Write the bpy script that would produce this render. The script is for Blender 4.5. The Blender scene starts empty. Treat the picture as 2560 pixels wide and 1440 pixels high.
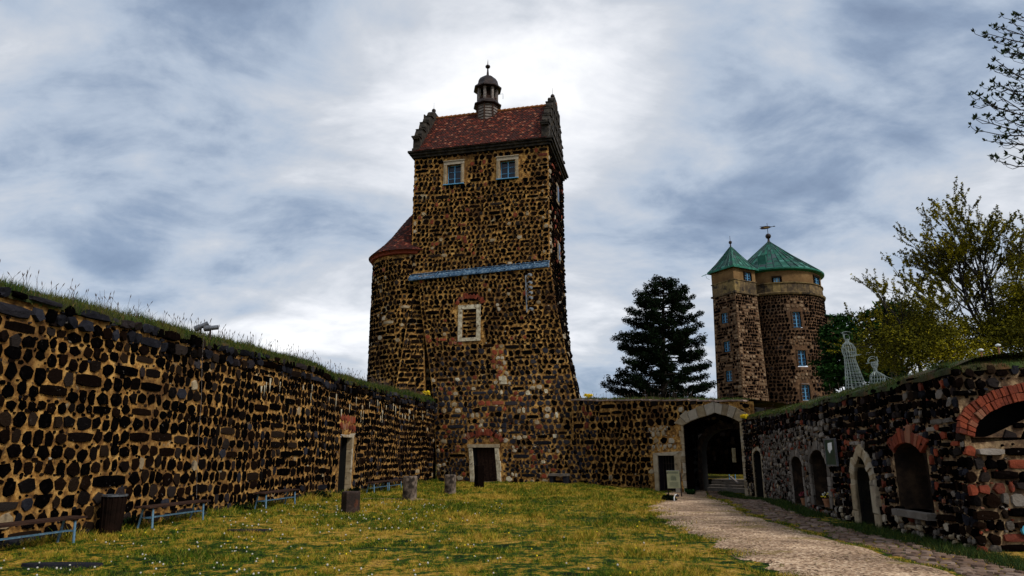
import bpy, math, random
import numpy as np
from mathutils import Vector, Matrix, noise as mnoise
R = math.radians
rng = random.Random(7)
scene = bpy.context.scene
col = scene.collection

# ------------------------------------------------------------ camera
PITCH = R(13.8)
FPX = 2560*24/36
cam_d = bpy.data.cameras.new("camera"); cam = bpy.data.objects.new("camera", cam_d)
col.objects.link(cam); scene.camera = cam
cam_d.lens = 24; cam_d.sensor_width = 36; cam_d.clip_start = .1; cam_d.clip_end = 3000
cam.location = (0, 0, 1.6); cam.rotation_euler = (R(90)+PITCH, 0, 0)

# ------------------------------------------------------------ exposure
scene.view_settings.view_transform = 'Standard'
scene.view_settings.look = 'None'
scene.view_settings.gamma = 1
scene.view_settings.exposure = 1.1

# ------------------------------------------------------------ sun (behind thin cloud, from the right and behind)
SUN_EL, SUN_AZ = R(44), R(128)          # azimuth clockwise from +Y
sdir = Vector((math.sin(SUN_AZ)*math.cos(SUN_EL), math.cos(SUN_AZ)*math.cos(SUN_EL), math.sin(SUN_EL)))
sl = bpy.data.lights.new("sun", 'SUN'); sl.energy = 1.3; sl.angle = R(12); sl.color = (1, .95, .87)
so = bpy.data.objects.new("sun", sl); col.objects.link(so)
so.rotation_euler = sdir.to_track_quat('Z', 'Y').to_euler(); so.location = sdir*200

# ------------------------------------------------------------ pixel helpers (2560x1440 photograph)
def ray(px, py):
    c, s = math.cos(PITCH), math.sin(PITCH)
    return Vector((px-1280, FPX*c+(py-720)*s, FPX*s-(py-720)*c))
def at(px, py, d):
    r = ray(px, py); return Vector((0, 0, 1.6))+r*(d/r.y)
def proj(p):
    c, s = math.cos(PITCH), math.sin(PITCH)
    x, y, z = p[0], p[1], p[2]-1.6
    f = y*c+z*s; up = -y*s+z*c
    return (1280+FPX*x/f, 720-FPX*up/f)

# ------------------------------------------------------------ world: Nishita sky seen through procedural cloud
world = bpy.data.worlds.new("World"); scene.world = world; world.use_nodes = True
nt = world.node_tree; nt.nodes.clear()
def N(tree, kind, **kw):
    n = tree.nodes.new(kind)
    for k, v in kw.items():
        if k.startswith('i_'):
            n.inputs[k[2:].replace('_', ' ')].default_value = v
        else: setattr(n, k, v)
    return n
def math_n(t, op, a, b=None, clamp=False):
    n = t.nodes.new('ShaderNodeMath'); n.operation = op; n.use_clamp = clamp
    for i, q in enumerate((a, b)):
        if q is None: continue
        if isinstance(q, (int, float)): n.inputs[i].default_value = q
        else: t.links.new(q, n.inputs[i])
    return n.outputs[0]
def vmath(t, op, a, b=None):
    n = t.nodes.new('ShaderNodeVectorMath'); n.operation = op
    for i, q in enumerate((a, b)):
        if q is None: continue
        if isinstance(q, (tuple, list, Vector)): n.inputs[i].default_value = q
        else: t.links.new(q, n.inputs[i])
    return n
def ramp(t, fac, stops, interp='LINEAR'):
    n = t.nodes.new('ShaderNodeValToRGB'); n.color_ramp.interpolation = interp
    e = n.color_ramp.elements
    while len(e) < len(stops): e.new(.5)
    for i, (p, c) in enumerate(stops):
        e[i].position = p; e[i].color = (c[0], c[1], c[2], 1)
    t.links.new(fac, n.inputs[0]); return n.outputs[0]
def mixc(t, fac, a, b, mode='MIX'):
    n = t.nodes.new('ShaderNodeMix'); n.data_type = 'RGBA'; n.blend_type = mode
    for idx, q in ((0, fac), (6, a), (7, b)):
        if isinstance(q, (int, float)): n.inputs[idx].default_value = q
        elif isinstance(q, tuple): n.inputs[idx].default_value = (q[0], q[1], q[2], 1)
        else: t.links.new(q, n.inputs[idx])
    return n.outputs[2]
def noise_n(t, vec, scale, detail=4, rough=.55, dist=0):
    n = t.nodes.new('ShaderNodeTexNoise'); n.inputs['Scale'].default_value = scale
    n.inputs['Detail'].default_value = detail; n.inputs['Roughness'].default_value = rough
    n.inputs['Distortion'].default_value = dist
    if vec is not None: t.links.new(vec, n.inputs['Vector'])
    return n.outputs['Fac']
sky = N(nt, 'ShaderNodeTexSky', sky_type='NISHITA', sun_disc=False)
sky.sun_elevation = SUN_EL; sky.sun_rotation = SUN_AZ; sky.altitude = 350
tc = N(nt, 'ShaderNodeTexCoord')
sep = N(nt, 'ShaderNodeSeparateXYZ'); nt.links.new(tc.outputs['Generated'], sep.inputs[0])
zz = math_n(nt, 'MAXIMUM', sep.outputs[2], 0)
zd = math_n(nt, 'ADD', zz, .34)
cu = math_n(nt, 'DIVIDE', sep.outputs[0], zd); cv = math_n(nt, 'DIVIDE', sep.outputs[1], zd)
comb = N(nt, 'ShaderNodeCombineXYZ'); nt.links.new(cu, comb.inputs[0]); nt.links.new(cv, comb.inputs[1])
mp = N(nt, 'ShaderNodeMapping'); mp.inputs['Rotation'].default_value = (0, 0, R(-32)); mp.inputs['Scale'].default_value = (1.15, 1.75, 1)
mp.inputs['Location'].default_value = (3.1, 1.7, 0)
nt.links.new(comb.outputs[0], mp.inputs[0])
n1 = noise_n(nt, mp.outputs[0], 1.15, 9, .56, .35)
n2 = noise_n(nt, mp.outputs[0], 3.4, 7, .58, .35)
n3 = noise_n(nt, comb.outputs[0], .5, 3, .5, .3)
dens = math_n(nt, 'ADD', math_n(nt, 'MULTIPLY', n1, .95), math_n(nt, 'MULTIPLY', n2, .46))
dens = math_n(nt, 'ADD', dens, math_n(nt, 'MULTIPLY', n3, .22)); dens = math_n(nt, 'SUBTRACT', dens, .235)
# broad lit and dark masses of the overcast: (photo pixel direction, tightness, amount)
BLOBS = [((1350, -90), 90, -.13), ((1440, 190), 70, .11), ((1180, 60), 60, .10), ((860, 220), 60, .15), ((330, 90), 60, .10), ((1000, 300), 120, .04), ((60, 430), 22, .08), ((620, 720), 40, .14),
         ((1620, 150), 110, .05), ((560, 380), 60, .07), ((2250, 640), 60, .05), ((420, 60), 26, -.06),
         ((140, 60), 24, -.12), ((420, 330), 60, -.06), ((760, 30), 60, -.09), ((560, 560), 60, -.11), ((1950, 330), 60, -.05), ((60, 190), 40, -.06),
         ((1820, 60), 40, -.05), ((2350, 250), 26, .02), ((1580, 560), 50, -.01), ((900, 480), 80, -.06), ((250, 700), 40, -.05), ((900, 760), 70, .05)]
acc = dens
dirn = vmath(nt, 'NORMALIZE', tc.outputs['Generated']).outputs[0]
for (pp, k, a) in BLOBS:
    d = ray(*pp).normalized()
    dt = vmath(nt, 'DOT_PRODUCT', dirn, d).outputs['Value']
    g = math_n(nt, 'EXPONENT', math_n(nt, 'MULTIPLY', math_n(nt, 'SUBTRACT', dt, 1), float(k)))
    acc = math_n(nt, 'ADD', acc, math_n(nt, 'MULTIPLY', g, a))
cl = ramp(nt, acc, [(.30, (.13, .17, .25)), (.42, (.22, .28, .38)), (.52, (.35, .41, .50)), (.62, (.46, .49, .54)), (.74, (.66, .675, .71)), (.90, (.90, .90, .89))])
skc = mixc(nt, 1.0, sky.outputs[0], (.09, .09, .09), 'MULTIPLY')
cover = ramp(nt, acc, [(.28, (.7, .7, .7)), (.50, (.95, .95, .95))])
cc = mixc(nt, cover, skc, cl)
bg = N(nt, 'ShaderNodeBackground'); bg.inputs['Strength'].default_value = .64
wo = N(nt, 'ShaderNodeOutputWorld')
nt.links.new(cc, bg.inputs[0]); nt.links.new(bg.outputs[0], wo.inputs[0])

# ------------------------------------------------------------ materials
def new_mat(name):
    m = bpy.data.materials.new(name); m.use_nodes = True
    t = m.node_tree; t.nodes.clear()
    b = N(t, 'ShaderNodeBsdfPrincipled'); o = N(t, 'ShaderNodeOutputMaterial')
    t.links.new(b.outputs[0], o.inputs[0])
    return m, t, b
def pmat(name, stops, scale=3, detail=5, rough=.9, bump=0, bscale=20, island=None, imix=.5, metal=0, stretch=None, patch=None, spec=None, bdist=.02, streak=0):
    """noise-mottled surface; island = colour stops chosen per separate stone/tile; patch = (scale, lo, hi, colour)"""
    m, t, b = new_mat(name)
    tcn = N(t, 'ShaderNodeTexCoord'); vec = tcn.outputs['Object']
    if stretch:
        mpn = N(t, 'ShaderNodeMapping'); mpn.inputs['Scale'].default_value = stretch
        t.links.new(vec, mpn.inputs[0]); vec = mpn.outputs[0]
    f = noise_n(t, vec, scale, detail, .62)
    c = ramp(t, f, stops)
    if island:
        g = N(t, 'ShaderNodeNewGeometry')
        c2 = ramp(t, g.outputs['Random Per Island'], island, 'LINEAR')
        c = mixc(t, imix, c, c2)
    if patch:
        for (ps, lo, hi, pc) in patch:
            pf = noise_n(t, vmath(t, 'ADD', vec, (ps*7.3, 11.1, 5.5)).outputs[0], ps, 5, .6)
            pr = ramp(t, pf, [(lo, (0, 0, 0)), (hi, (1, 1, 1))])
            c = mixc(t, pr, c, pc)
    if streak:
        ms = N(t, 'ShaderNodeMapping'); ms.inputs['Scale'].default_value = (2.2, 2.2, .22); t.links.new(tcn.outputs['Object'], ms.inputs[0])
        sf = ramp(t, noise_n(t, ms.outputs[0], 1.0, 7, .65), [(.40, (.22, .20, .18)), (.60, (1, 1, 1))])
        c = mixc(t, streak, c, sf, 'MULTIPLY')
    t.links.new(c, b.inputs['Base Color'])
    b.inputs['Roughness'].default_value = rough; b.inputs['Metallic'].default_value = metal
    b.inputs['Specular IOR Level'].default_value = .25 if spec is None else spec
    if bump:
        bn = N(t, 'ShaderNodeBump'); bn.inputs['Strength'].default_value = bump; bn.inputs['Distance'].default_value = bdist
        t.links.new(noise_n(t, tcn.outputs['Object'], bscale, 4, .6), bn.inputs['Height']); t.links.new(bn.outputs[0], b.inputs['Normal'])
    return m
M = {}
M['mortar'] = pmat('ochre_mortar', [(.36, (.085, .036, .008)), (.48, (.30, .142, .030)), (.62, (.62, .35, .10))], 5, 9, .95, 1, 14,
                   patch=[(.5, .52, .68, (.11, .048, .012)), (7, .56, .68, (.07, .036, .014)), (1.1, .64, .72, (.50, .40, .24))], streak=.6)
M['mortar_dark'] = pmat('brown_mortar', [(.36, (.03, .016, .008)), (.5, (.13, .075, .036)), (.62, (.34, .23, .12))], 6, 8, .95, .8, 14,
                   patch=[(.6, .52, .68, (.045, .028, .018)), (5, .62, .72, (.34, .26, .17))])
M['mortar_far'] = pmat('rosy_mortar', [(.3, (.030, .014, .007)), (.5, (.085, .043, .020)), (.7, (.19, .105, .052))], 2.5, 6, .95, .4, 9,
                   patch=[(.4, .55, .7, (.10, .06, .035))])
M['basalt'] = pmat('basalt', [(.35, (.0008, .0008, .0008)), (.6, (.004, .003, .003)), (.75, (.024, .020, .018))], 11, 7, .9, 1, 24,
                   island=[(0, (.0008, .0008, .001)), (.5, (.002, .0015, .0015)), (.72, (.014, .007, .004)), (.84, (.007, .006, .006)), (.93, (.030, .018, .011)), (1, (.034, .029, .028))], imix=.6,
                   patch=[(9, .68, .75, (.13, .11, .095))], spec=.0)
M['turretstone'] = pmat('brown_block', [(.3, (.07, .04, .02)), (.5, (.16, .10, .055)), (.7, (.28, .19, .11))], 4, 8, .9, .7, 22, island=[(0, (.05, .028, .014)), (.6, (.15, .09, .05)), (1, (.30, .21, .13))], imix=.55)
M['basalt_grey'] = pmat('grey_basalt', [(.3, (.006, .006, .008)), (.6, (.020, .020, .025)), (.78, (.06, .057, .06))], 9, 7, .85, 1, 24,
                   island=[(0, (.003, .003, .004)), (.4, (.012, .012, .016)), (.75, (.030, .031, .041)), (.9, (.024, .013, .008)), (1, (.055, .052, .058))], imix=.6,
                   patch=[(9, .68, .76, (.20, .18, .16))], spec=.02)
M['sandstone'] = pmat('sandstone', [(.3, (.14, .10, .055)), (.5, (.30, .235, .14)), (.7, (.46, .385, .27))], 4, 8, .9, .7, 22,
                   island=[(0, (.16, .10, .05)), (.5, (.30, .22, .13)), (1, (.42, .38, .32))], imix=.45, patch=[(3, .58, .7, (.06, .045, .03))])
M['greystone'] = pmat('weathered_block', [(.3, (.07, .055, .045)), (.5, (.16, .135, .11)), (.7, (.27, .235, .2))], 5, 8, .9, .8, 22,
                   island=[(0, (.02, .015, .012)), (.5, (.085, .07, .056)), (1, (.24, .21, .18))], imix=.65, patch=[(4, .58, .7, (.02, .016, .014))])
M['pale'] = pmat('limewashed_stone', [(.3, (.24, .19, .12)), (.5, (.44, .38, .26)), (.7, (.62, .55, .41))], 5, 8, .9, .5, 22,
                   patch=[(4, .54, .64, (.14, .10, .06))])
M['brick'] = pmat('red_brick', [(.3, (.05, .010, .005)), (.5, (.15, .028, .011)), (.7, (.27, .062, .025))], 8, 6, .9, .6, 30,
                   island=[(0, (.035, .008, .005)), (.5, (.15, .026, .010)), (.85, (.26, .05, .018)), (1, (.24, .15, .09))], imix=.6,
                   patch=[(5, .60, .72, (.03, .014, .01))])
M['tile'] = pmat('roof_tile', [(.3, (.06, .012, .006)), (.5, (.17, .035, .014)), (.7, (.28, .07, .03))], 1.3, 6, .85, .3, 30,
                   island=[(0, (.006, .003, .003)), (.42, (.02, .004, .003)), (.72, (.075, .010, .005)), (.92, (.18, .032, .012)), (1, (.36, .16, .09))], imix=.85,
                   patch=[(1.1, .58, .74, (.03, .012, .01))])
M['ridge'] = pmat('ridge_tile', [(.3, (.14, .045, .012)), (.7, (.40, .16, .045))], 5, 5, .9, .4, 20)
M['black'] = pmat('dark_interior', [(.3, (.003, .003, .003)), (.7, (.008, .007, .006))], 3, 3, 1)  # near-black colour stands in for the shade inside openings
M['darkwood'] = pmat('dark_wood', [(.3, (.012, .006, .004)), (.5, (.035, .016, .010)), (.7, (.07, .035, .02))], 2, 7, .8, .5, 25, stretch=(1, 8, 8), spec=.15)
M['greywood'] = pmat('weathered_wood', [(.3, (.06, .05, .045)), (.5, (.16, .135, .12)), (.7, (.30, .265, .24))], 5, 7, .85, .4, 25, stretch=(1, 1, 4))
M['bluepaint'] = pmat('pale_blue_paint', [(.3, (.05, .20, .40)), (.7, (.14, .36, .56))], 8, 4, .55, .1, 30)
M['legpaint'] = pmat('blue_grey_steel', [(.3, (.06, .14, .22)), (.6, (.15, .27, .37)), (.75, (.34, .46, .54))], 8, 5, .5, .2, 40, metal=.2,
                   patch=[(12, .64, .7, (.09, .045, .025))])
M['bluemetal'] = pmat('blue_sheet_metal', [(.34, (.004, .009, .02)), (.46, (.018, .05, .10)), (.56, (.07, .14, .22)), (.66, (.34, .40, .42))], 4, 8, .5, .3, 18, metal=.1,
                   stretch=(1.6, 1.6, 5))
M['glass'] = pmat('window_glass', [(.3, (.004, .005, .010)), (.7, (.012, .016, .03))], 1.5, 2, .12, spec=.3)
M['lightsteel'] = pmat('light_steel', [(.3, (.16, .18, .2)), (.7, (.34, .37, .4))], 9, 4, .5)
M['steel'] = pmat('grey_steel', [(.3, (.08, .085, .095)), (.7, (.2, .21, .23))], 9, 4, .45, .1, 30, metal=.6)
M['lead'] = pmat('dark_copper', [(.3, (.010, .007, .007)), (.6, (.03, .018, .015)), (.8, (.085, .05, .04))], 3, 6, .5, .3, 20, metal=.3)
M['copper'] = pmat('green_copper', [(.3, (.002, .025, .018)), (.5, (.006, .075, .05)), (.7, (.03, .19, .125))], 1.6, 6, .6, .2, 12,
                   island=[(0, (.008, .014, .018)), (.28, (.003, .03, .024)), (.55, (.005, .10, .06)), (.72, (.05, .055, .07)), (.85, (.004, .05, .035)), (1, (.07, .22, .18))], imix=.75, metal=.1)
M['copper_edge'] = pmat('green_copper_gutter', [(.3, (.005, .06, .04)), (.7, (.02, .2, .13))], 2, 5, .6)
M['plaster'] = pmat('ochre_plaster', [(.3, (.075, .04, .015)), (.5, (.145, .08, .03)), (.7, (.215, .128, .052))], .9, 7, .95, .3, 10,
                   patch=[(1.5, .62, .75, (.16, .10, .05))])
M['panelstone'] = pmat('stained_panel_stone', [(.38, (.018, .012, .007)), (.5, (.08, .055, .026)), (.62, (.24, .16, .06))], 1.9, 8, .9, .4, 8,
                   island=[(0, (.04, .028, .018)), (.5, (.15, .10, .05)), (1, (.27, .19, .07))], imix=.5, patch=[(1.3, .52, .66, (.02, .015, .012))])
M['bark'] = pmat('bark', [(.3, (.010, .008, .006)), (.6, (.03, .022, .016)), (.8, (.06, .045, .03))], 6, 6, .95, .8, 16, stretch=(3, 3, .6))
M['white'] = pmat('white_paint', [(.3, (.62, .64, .62)), (.7, (.82, .82, .8))], 4, 3, .6)
M['wire'] = pmat('galvanised_wire', [(.3, (.16, .20, .19)), (.7, (.38, .43, .41))], 4, 3, .4, metal=.2)
M['yellow'] = pmat('yellow_petal', [(.3, (.65, .45, .01)), (.7, (.8, .62, .02))], 9, 2, .8)
M['seed'] = pmat('dandelion_seed', [(.3, (.34, .32, .27)), (.7, (.55, .53, .47))], 30, 2, .9)
M['terracotta'] = pmat('terracotta', [(.3, (.22, .09, .04)), (.7, (.38, .18, .09))], 5, 4, .85)
M['coping'] = pmat('coping_slab', [(.3, (.10, .065, .05)), (.5, (.22, .15, .115)), (.7, (.34, .25, .2))], 3, 7, .9, .6, 15,
                   island=[(0, (.10, .06, .04)), (1, (.33, .24, .2))], imix=.5)
M['leaf_pine'] = pmat('pine_needles', [(.3, (.0015, .004, .0015)), (.7, (.006, .014, .004))], .8, 4, .9, island=[(0, (.001, .003, .001)), (1, (.007, .015, .004))], spec=.05)
M['leaf_dark'] = pmat('dark_leaf', [(.3, (.002, .012, .002)), (.7, (.014, .05, .006))], .5, 4, .8, island=[(0, (.001, .008, .001)), (.8, (.014, .045, .006)), (1, (.05, .12, .02))], spec=.08)
M['leaf_gold'] = pmat('golden_leaf', [(.35, (.014, .018, .001)), (.5, (.10, .095, .004)), (.65, (.42, .34, .010))], .7, 5, .8,
                   island=[(0, (.006, .008, .001)), (.5, (.045, .045, .003)), (.85, (.18, .15, .006)), (1, (.42, .34, .012))], spec=.08)
M['leaf_bud'] = pmat('young_leaf', [(.3, (.003, .010, .002)), (.7, (.015, .035, .006))], 2, 4, .8, island=[(0, (.006, .015, .004)), (1, (.035, .07, .015))])
M['twig'] = pmat('twig', [(.3, (.008, .006, .006)), (.7, (.022, .018, .016))], 3, 3, .9)
M['board'] = pmat('info_panel', [(.3, (.10, .10, .05)), (.7, (.19, .18, .10))], 1.6, 3, .5)
M['boarddark'] = pmat('info_panel_print', [(.3, (.045, .05, .025)), (.7, (.08, .085, .045))], 6, 3, .6)
M['signgreen'] = pmat('green_panel', [(.3, (.008, .022, .014)), (.7, (.02, .05, .03))], 3, 3, .4)
M['bluedot'] = pmat('blue_disc', [(.3, (.05, .28, .42)), (.7, (.08, .36, .5))], 3, 3, .5)
M['gold'] = pmat('gold_leaf', [(.3, (.35, .2, .03)), (.7, (.5, .32, .06))], 3, 3, .5)

def grassy(name, blades):
    m, t, b = new_mat(name)
    tcn = N(t, 'ShaderNodeTexCoord'); vec = tcn.outputs['Object']
    big = noise_n(t, vec, .30, 5, .6); mid = noise_n(t, vec, 3.2, 6, .72); fin = noise_n(t, vec, 13, 5, .7)
    s = math_n(t, 'ADD', math_n(t, 'MULTIPLY', big, .9), math_n(t, 'MULTIPLY', mid, 1.5))
    s = math_n(t, 'ADD', s, math_n(t, 'MULTIPLY', fin, .6))
    s = math_n(t, 'MULTIPLY', s, .333)
    c = ramp(t, s, [(.41, (.55, .33, .07)), (.475, (.40, .24, .022)), (.492, (.20, .17, .009)), (.506, (.05, .105, .004)), (.545, (.012, .04, .001)), (.585, (.003, .012, .001))])  # green and ochre patches; darkest stops put shade among tufts into colour
    if blades:
        g = N(t, 'ShaderNodeNewGeometry')
        c2 = ramp(t, g.outputs['Random Per Island'], [(0, (.004, .014, .001)), (.5, (.05, .11, .006)), (.8, (.26, .25, .02)), (1, (.55, .40, .10))])
        c = mixc(t, .36, c, c2)
    else:
        dk = ramp(t, noise_n(t, vec, 22, 4, .7), [(.42, (.12, .12, .12)), (.58, (1, 1, 1))])  # fine darkening puts the shade between grass tufts into the ground colour
        c = mixc(t, .85, c, dk, 'MULTIPLY')
    t.links.new(c, b.inputs['Base Color']); b.inputs['Roughness'].default_value = .95; b.inputs['Specular IOR Level'].default_value = .1
    if not blades:
        bn = N(t, 'ShaderNodeBump'); bn.inputs['Strength'].default_value = 1; bn.inputs['Distance'].default_value = .06
        t.links.new(noise_n(t, vec, 9, 6, .7), bn.inputs['Height']); t.links.new(bn.outputs[0], b.inputs['Normal'])
    return m
M['lawn'] = grassy('lawn_earth', False); M['blade'] = grassy('grass_blade', True)
M['wallgrass'] = pmat('wall_top_grass', [(.3, (.006, .018, .002)), (.5, (.025, .05, .003)), (.7, (.12, .085, .012))], .9, 5, .9,
                      island=[(0, (.003, .012, .001)), (.55, (.018, .05, .003)), (.85, (.08, .10, .008)), (1, (.26, .15, .04))], imix=.5)
M['vergegrass'] = pmat('verge_grass', [(.3, (.004, .014, .001)), (.6, (.02, .045, .003)), (.75, (.10, .08, .01))], 2, 5, .9,
                      island=[(0, (.003, .012, .001)), (.7, (.02, .05, .003)), (1, (.12, .12, .01))], imix=.5)
M['straw'] = pmat('dry_stem', [(.3, (.02, .012, .01)), (.7, (.10, .065, .05))], 3, 3, .9)
M['soil'] = pmat('bank_soil', [(.3, (.006, .012, .002)), (.5, (.03, .026, .006)), (.7, (.10, .038, .012))], 1.6, 7, .95, .9, 8, bdist=.06,
                 patch=[(1.4, .5, .62, (.03, .055, .008))])
def gravel():
    m, t, b = new_mat('gravel')
    tcn = N(t, 'ShaderNodeTexCoord'); vec = tcn.outputs['Object']
    v = N(t, 'ShaderNodeTexVoronoi'); v.inputs['Scale'].default_value = 28; t.links.new(vec, v.inputs['Vector'])
    sx = N(t, 'ShaderNodeSeparateColor'); t.links.new(v.outputs['Color'], sx.inputs[0])
    c = ramp(t, sx.outputs[0], [(0, (.06, .038, .026)), (.3, (.33, .23, .155)), (.7, (.56, .42, .30)), (1, (.78, .65, .50))])
    big = ramp(t, noise_n(t, vec, .5, 6, .6), [(.36, (.20, .15, .12)), (.5, (.55, .46, .38)), (.64, (.95, .85, .74))])
    c = mixc(t, .85, c, big, 'MULTIPLY')
    gr = ramp(t, noise_n(t, vec, .9, 7, .65), [(.57, (0, 0, 0)), (.66, (1, 1, 1))])
    c = mixc(t, math_n(t, 'MULTIPLY', gr, .8), c, (.17, .125, .025))
    t.links.new(c, b.inputs['Base Color']); b.inputs['Roughness'].default_value = .95; b.inputs['Specular IOR Level'].default_value = .1
    bn = N(t, 'ShaderNodeBump'); bn.inputs['Strength'].default_value = .6; bn.inputs['Distance'].default_value = .012
    t.links.new(v.outputs['Distance'], bn.inputs['Height']); t.links.new(bn.outputs[0], b.inputs['Normal'])
    return m
M['gravel'] = gravel()
M['cobble'] = pmat('cobble', [(.3, (.035, .018, .010)), (.5, (.11, .062, .036)), (.7, (.24, .15, .09))], 5, 6, .8, .5, 22,
                   island=[(0, (.04, .025, .02)), (.6, (.15, .09, .06)), (1, (.27, .2, .16))], imix=.6)

# ------------------------------------------------------------ mesh builder and object helpers
class MB:
    def __init__(s): s.v = []; s.f = []; s.m = []
    def add(s, pts, faces, mi=0):
        o = len(s.v); s.v.extend([tuple(p) for p in pts])
        for f in faces: s.f.append(tuple(o+i for i in f)); s.m.append(mi)
    def quad(s, a, b, c, d, mi=0): s.add((a, b, c, d), ((0, 1, 2, 3),), mi)
    def box(s, c, hx, hy, hz, mi=0, X=(1, 0, 0), Y=(0, 1, 0), Z=(0, 0, 1), taper=1, bev=0):
        c = Vector(c); X = Vector(X)*hx; Y = Vector(Y)*hy; Z = Vector(Z)*hz; p = []
        if bev:
            for sz, k in ((-1, 1-bev), (-1+bev, 1), (1-bev, 1), (1, 1-bev)):
                t = (taper if sz > 0 else 1)*k
                for a, b in ((-1, -1), (1, -1), (1, 1), (-1, 1)): p.append(c+X*a*t+Y*b*t+Z*sz)
            f = [(3, 2, 1, 0), (12, 13, 14, 15)]
            for r in range(3):
                for i in range(4):
                    j = (i+1) % 4; f.append((r*4+i, r*4+j, r*4+4+j, r*4+4+i))
            s.add(p, f, mi); return
        for sz, t in ((-1, 1), (1, taper)):
            for a, b in ((-1, -1), (1, -1), (1, 1), (-1, 1)): p.append(c+X*a*t+Y*b*t+Z*sz)
        s.add(p, ((3, 2, 1, 0), (4, 5, 6, 7), (0, 1, 5, 4), (1, 2, 6, 5), (2, 3, 7, 6), (3, 0, 4, 7)), mi)
    def bar(s, a, b, w, h, mi=0, up=(0, 0, 1)):
        a = Vector(a); b = Vector(b); d = (b-a); L = d.length; d = d/L
        x = d.cross(Vector(up))
        if x.length < 1e-4: x = Vector((1, 0, 0))
        x.normalize(); z = x.cross(d)
        s.box((a+b)/2, L/2, w/2, h/2, mi, d, x, z)
    def tube(s, pts, rad, n=6, mi=0, cap=True):
        pts = [Vector(p) for p in pts]
        if isinstance(rad, (int, float)): rad = [rad]*len(pts)
        o = []; ref = Vector((.13, .2, 1)).normalized()
        for i, p in enumerate(pts):
            t = (pts[min(i+1, len(pts)-1)]-pts[max(i-1, 0)])
            if t.length < 1e-9: t = Vector((0, 0, 1))
            t.normalize(); a = t.cross(ref)
            if a.length < 1e-3: a = t.cross(Vector((1, 0, 0)))
            a.normalize(); b = t.cross(a)
            for k in range(n):
                an = 2*math.pi*k/n; o.append(p+(a*math.cos(an)+b*math.sin(an))*rad[i])
        f = []
        for i in range(len(pts)-1):
            for k in range(n):
                j = (k+1) % n; f.append((i*n+k, i*n+j, (i+1)*n+j, (i+1)*n+k))
        if cap: f.append(tuple(range(n))[::-1]); f.append(tuple(range((len(pts)-1)*n, len(pts)*n)))
        s.add(o, f, mi)
    def lathe(s, c, prof, n=16, mi=0, rot=0, a0=0, a1=2*math.pi):
        full = abs(a1-a0-2*math.pi) < 1e-6; m = n if full else n+1; o = []
        for (r, z) in prof:
            for k in range(m):
                an = rot+a0+(a1-a0)*k/n; o.append((c[0]+r*math.cos(an), c[1]+r*math.sin(an), c[2]+z))
        f = []
        for i in range(len(prof)-1):
            for k in range(n):
                j = (k+1) % m; f.append((i*m+k, i*m+j, (i+1)*m+j, (i+1)*m+k))
        s.add(o, f, mi)
    def ball(s, c, r, n=10, mi=0, sz=1):
        k = max(4, n//2)
        s.lathe(c, [(max(r*math.sin(math.pi*i/k), r*.01), -r*sz*math.cos(math.pi*i/k)) for i in range(k+1)], n, mi)
    def build(s, name, mats, parent=None, smooth=False):
        me = bpy.data.meshes.new(name)
        v = np.array(s.v, dtype=np.float32).reshape(-1, 3)
        p = parent; off = Vector((0, 0, 0))
        while p is not None: off += p.location; p = p.parent
        if parent is not None and not parent.get('_local'): v = v-np.array(off, dtype=np.float32)
        me.from_pydata(v.tolist(), [], s.f)
        if not isinstance(mats, (list, tuple)): mats = [mats]
        for m in mats: me.materials.append(m)
        if len(mats) > 1: me.polygons.foreach_set('material_index', s.m)
        if smooth: me.polygons.foreach_set('use_smooth', [True]*len(s.f))
        me.update()
        o = bpy.data.objects.new(name, me); col.objects.link(o)
        if parent is not None: o.parent = parent
        return o
def tag(o, label, cat=None, group=None, kind=None):
    if label: o['label'] = label
    if cat: o['category'] = cat
    if group: o['group'] = group
    if kind: o['kind'] = kind
    return o
def thing(name, label, cat, loc=(0, 0, 0), rz=0, group=None, local=False):
    o = bpy.data.objects.new(name, None); col.objects.link(o); o.location = loc; o.rotation_euler = (0, 0, rz)
    o.empty_display_size = .3
    if local: o['_local'] = 1
    return tag(o, label, cat, group)
def copy_tree(o, parent=None):
    c = o.copy(); col.objects.link(c); c.parent = parent
    for ch in list(o.children): copy_tree(ch, c)
    return c
def fast_tris(name, V, mat, parent=None, nper=3):
    """V: (n, nper, 3) array of separate polygons"""
    n = V.shape[0]; me = bpy.data.meshes.new(name)
    if parent is not None: V = V-np.array(parent.location, dtype=V.dtype)
    me.vertices.add(n*nper); me.vertices.foreach_set('co', V.astype(np.float32).ravel())
    me.loops.add(n*nper); me.loops.foreach_set('vertex_index', np.arange(n*nper, dtype=np.int32))
    me.polygons.add(n); me.polygons.foreach_set('loop_start', np.arange(0, n*nper, nper, dtype=np.int32))
    me.polygons.foreach_set('loop_total', np.full(n, nper, dtype=np.int32))
    me.materials.append(mat); me.update(); me.validate()
    o = bpy.data.objects.new(name, me); col.objects.link(o)
    if parent is not None: o.parent = parent
    return o

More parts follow.
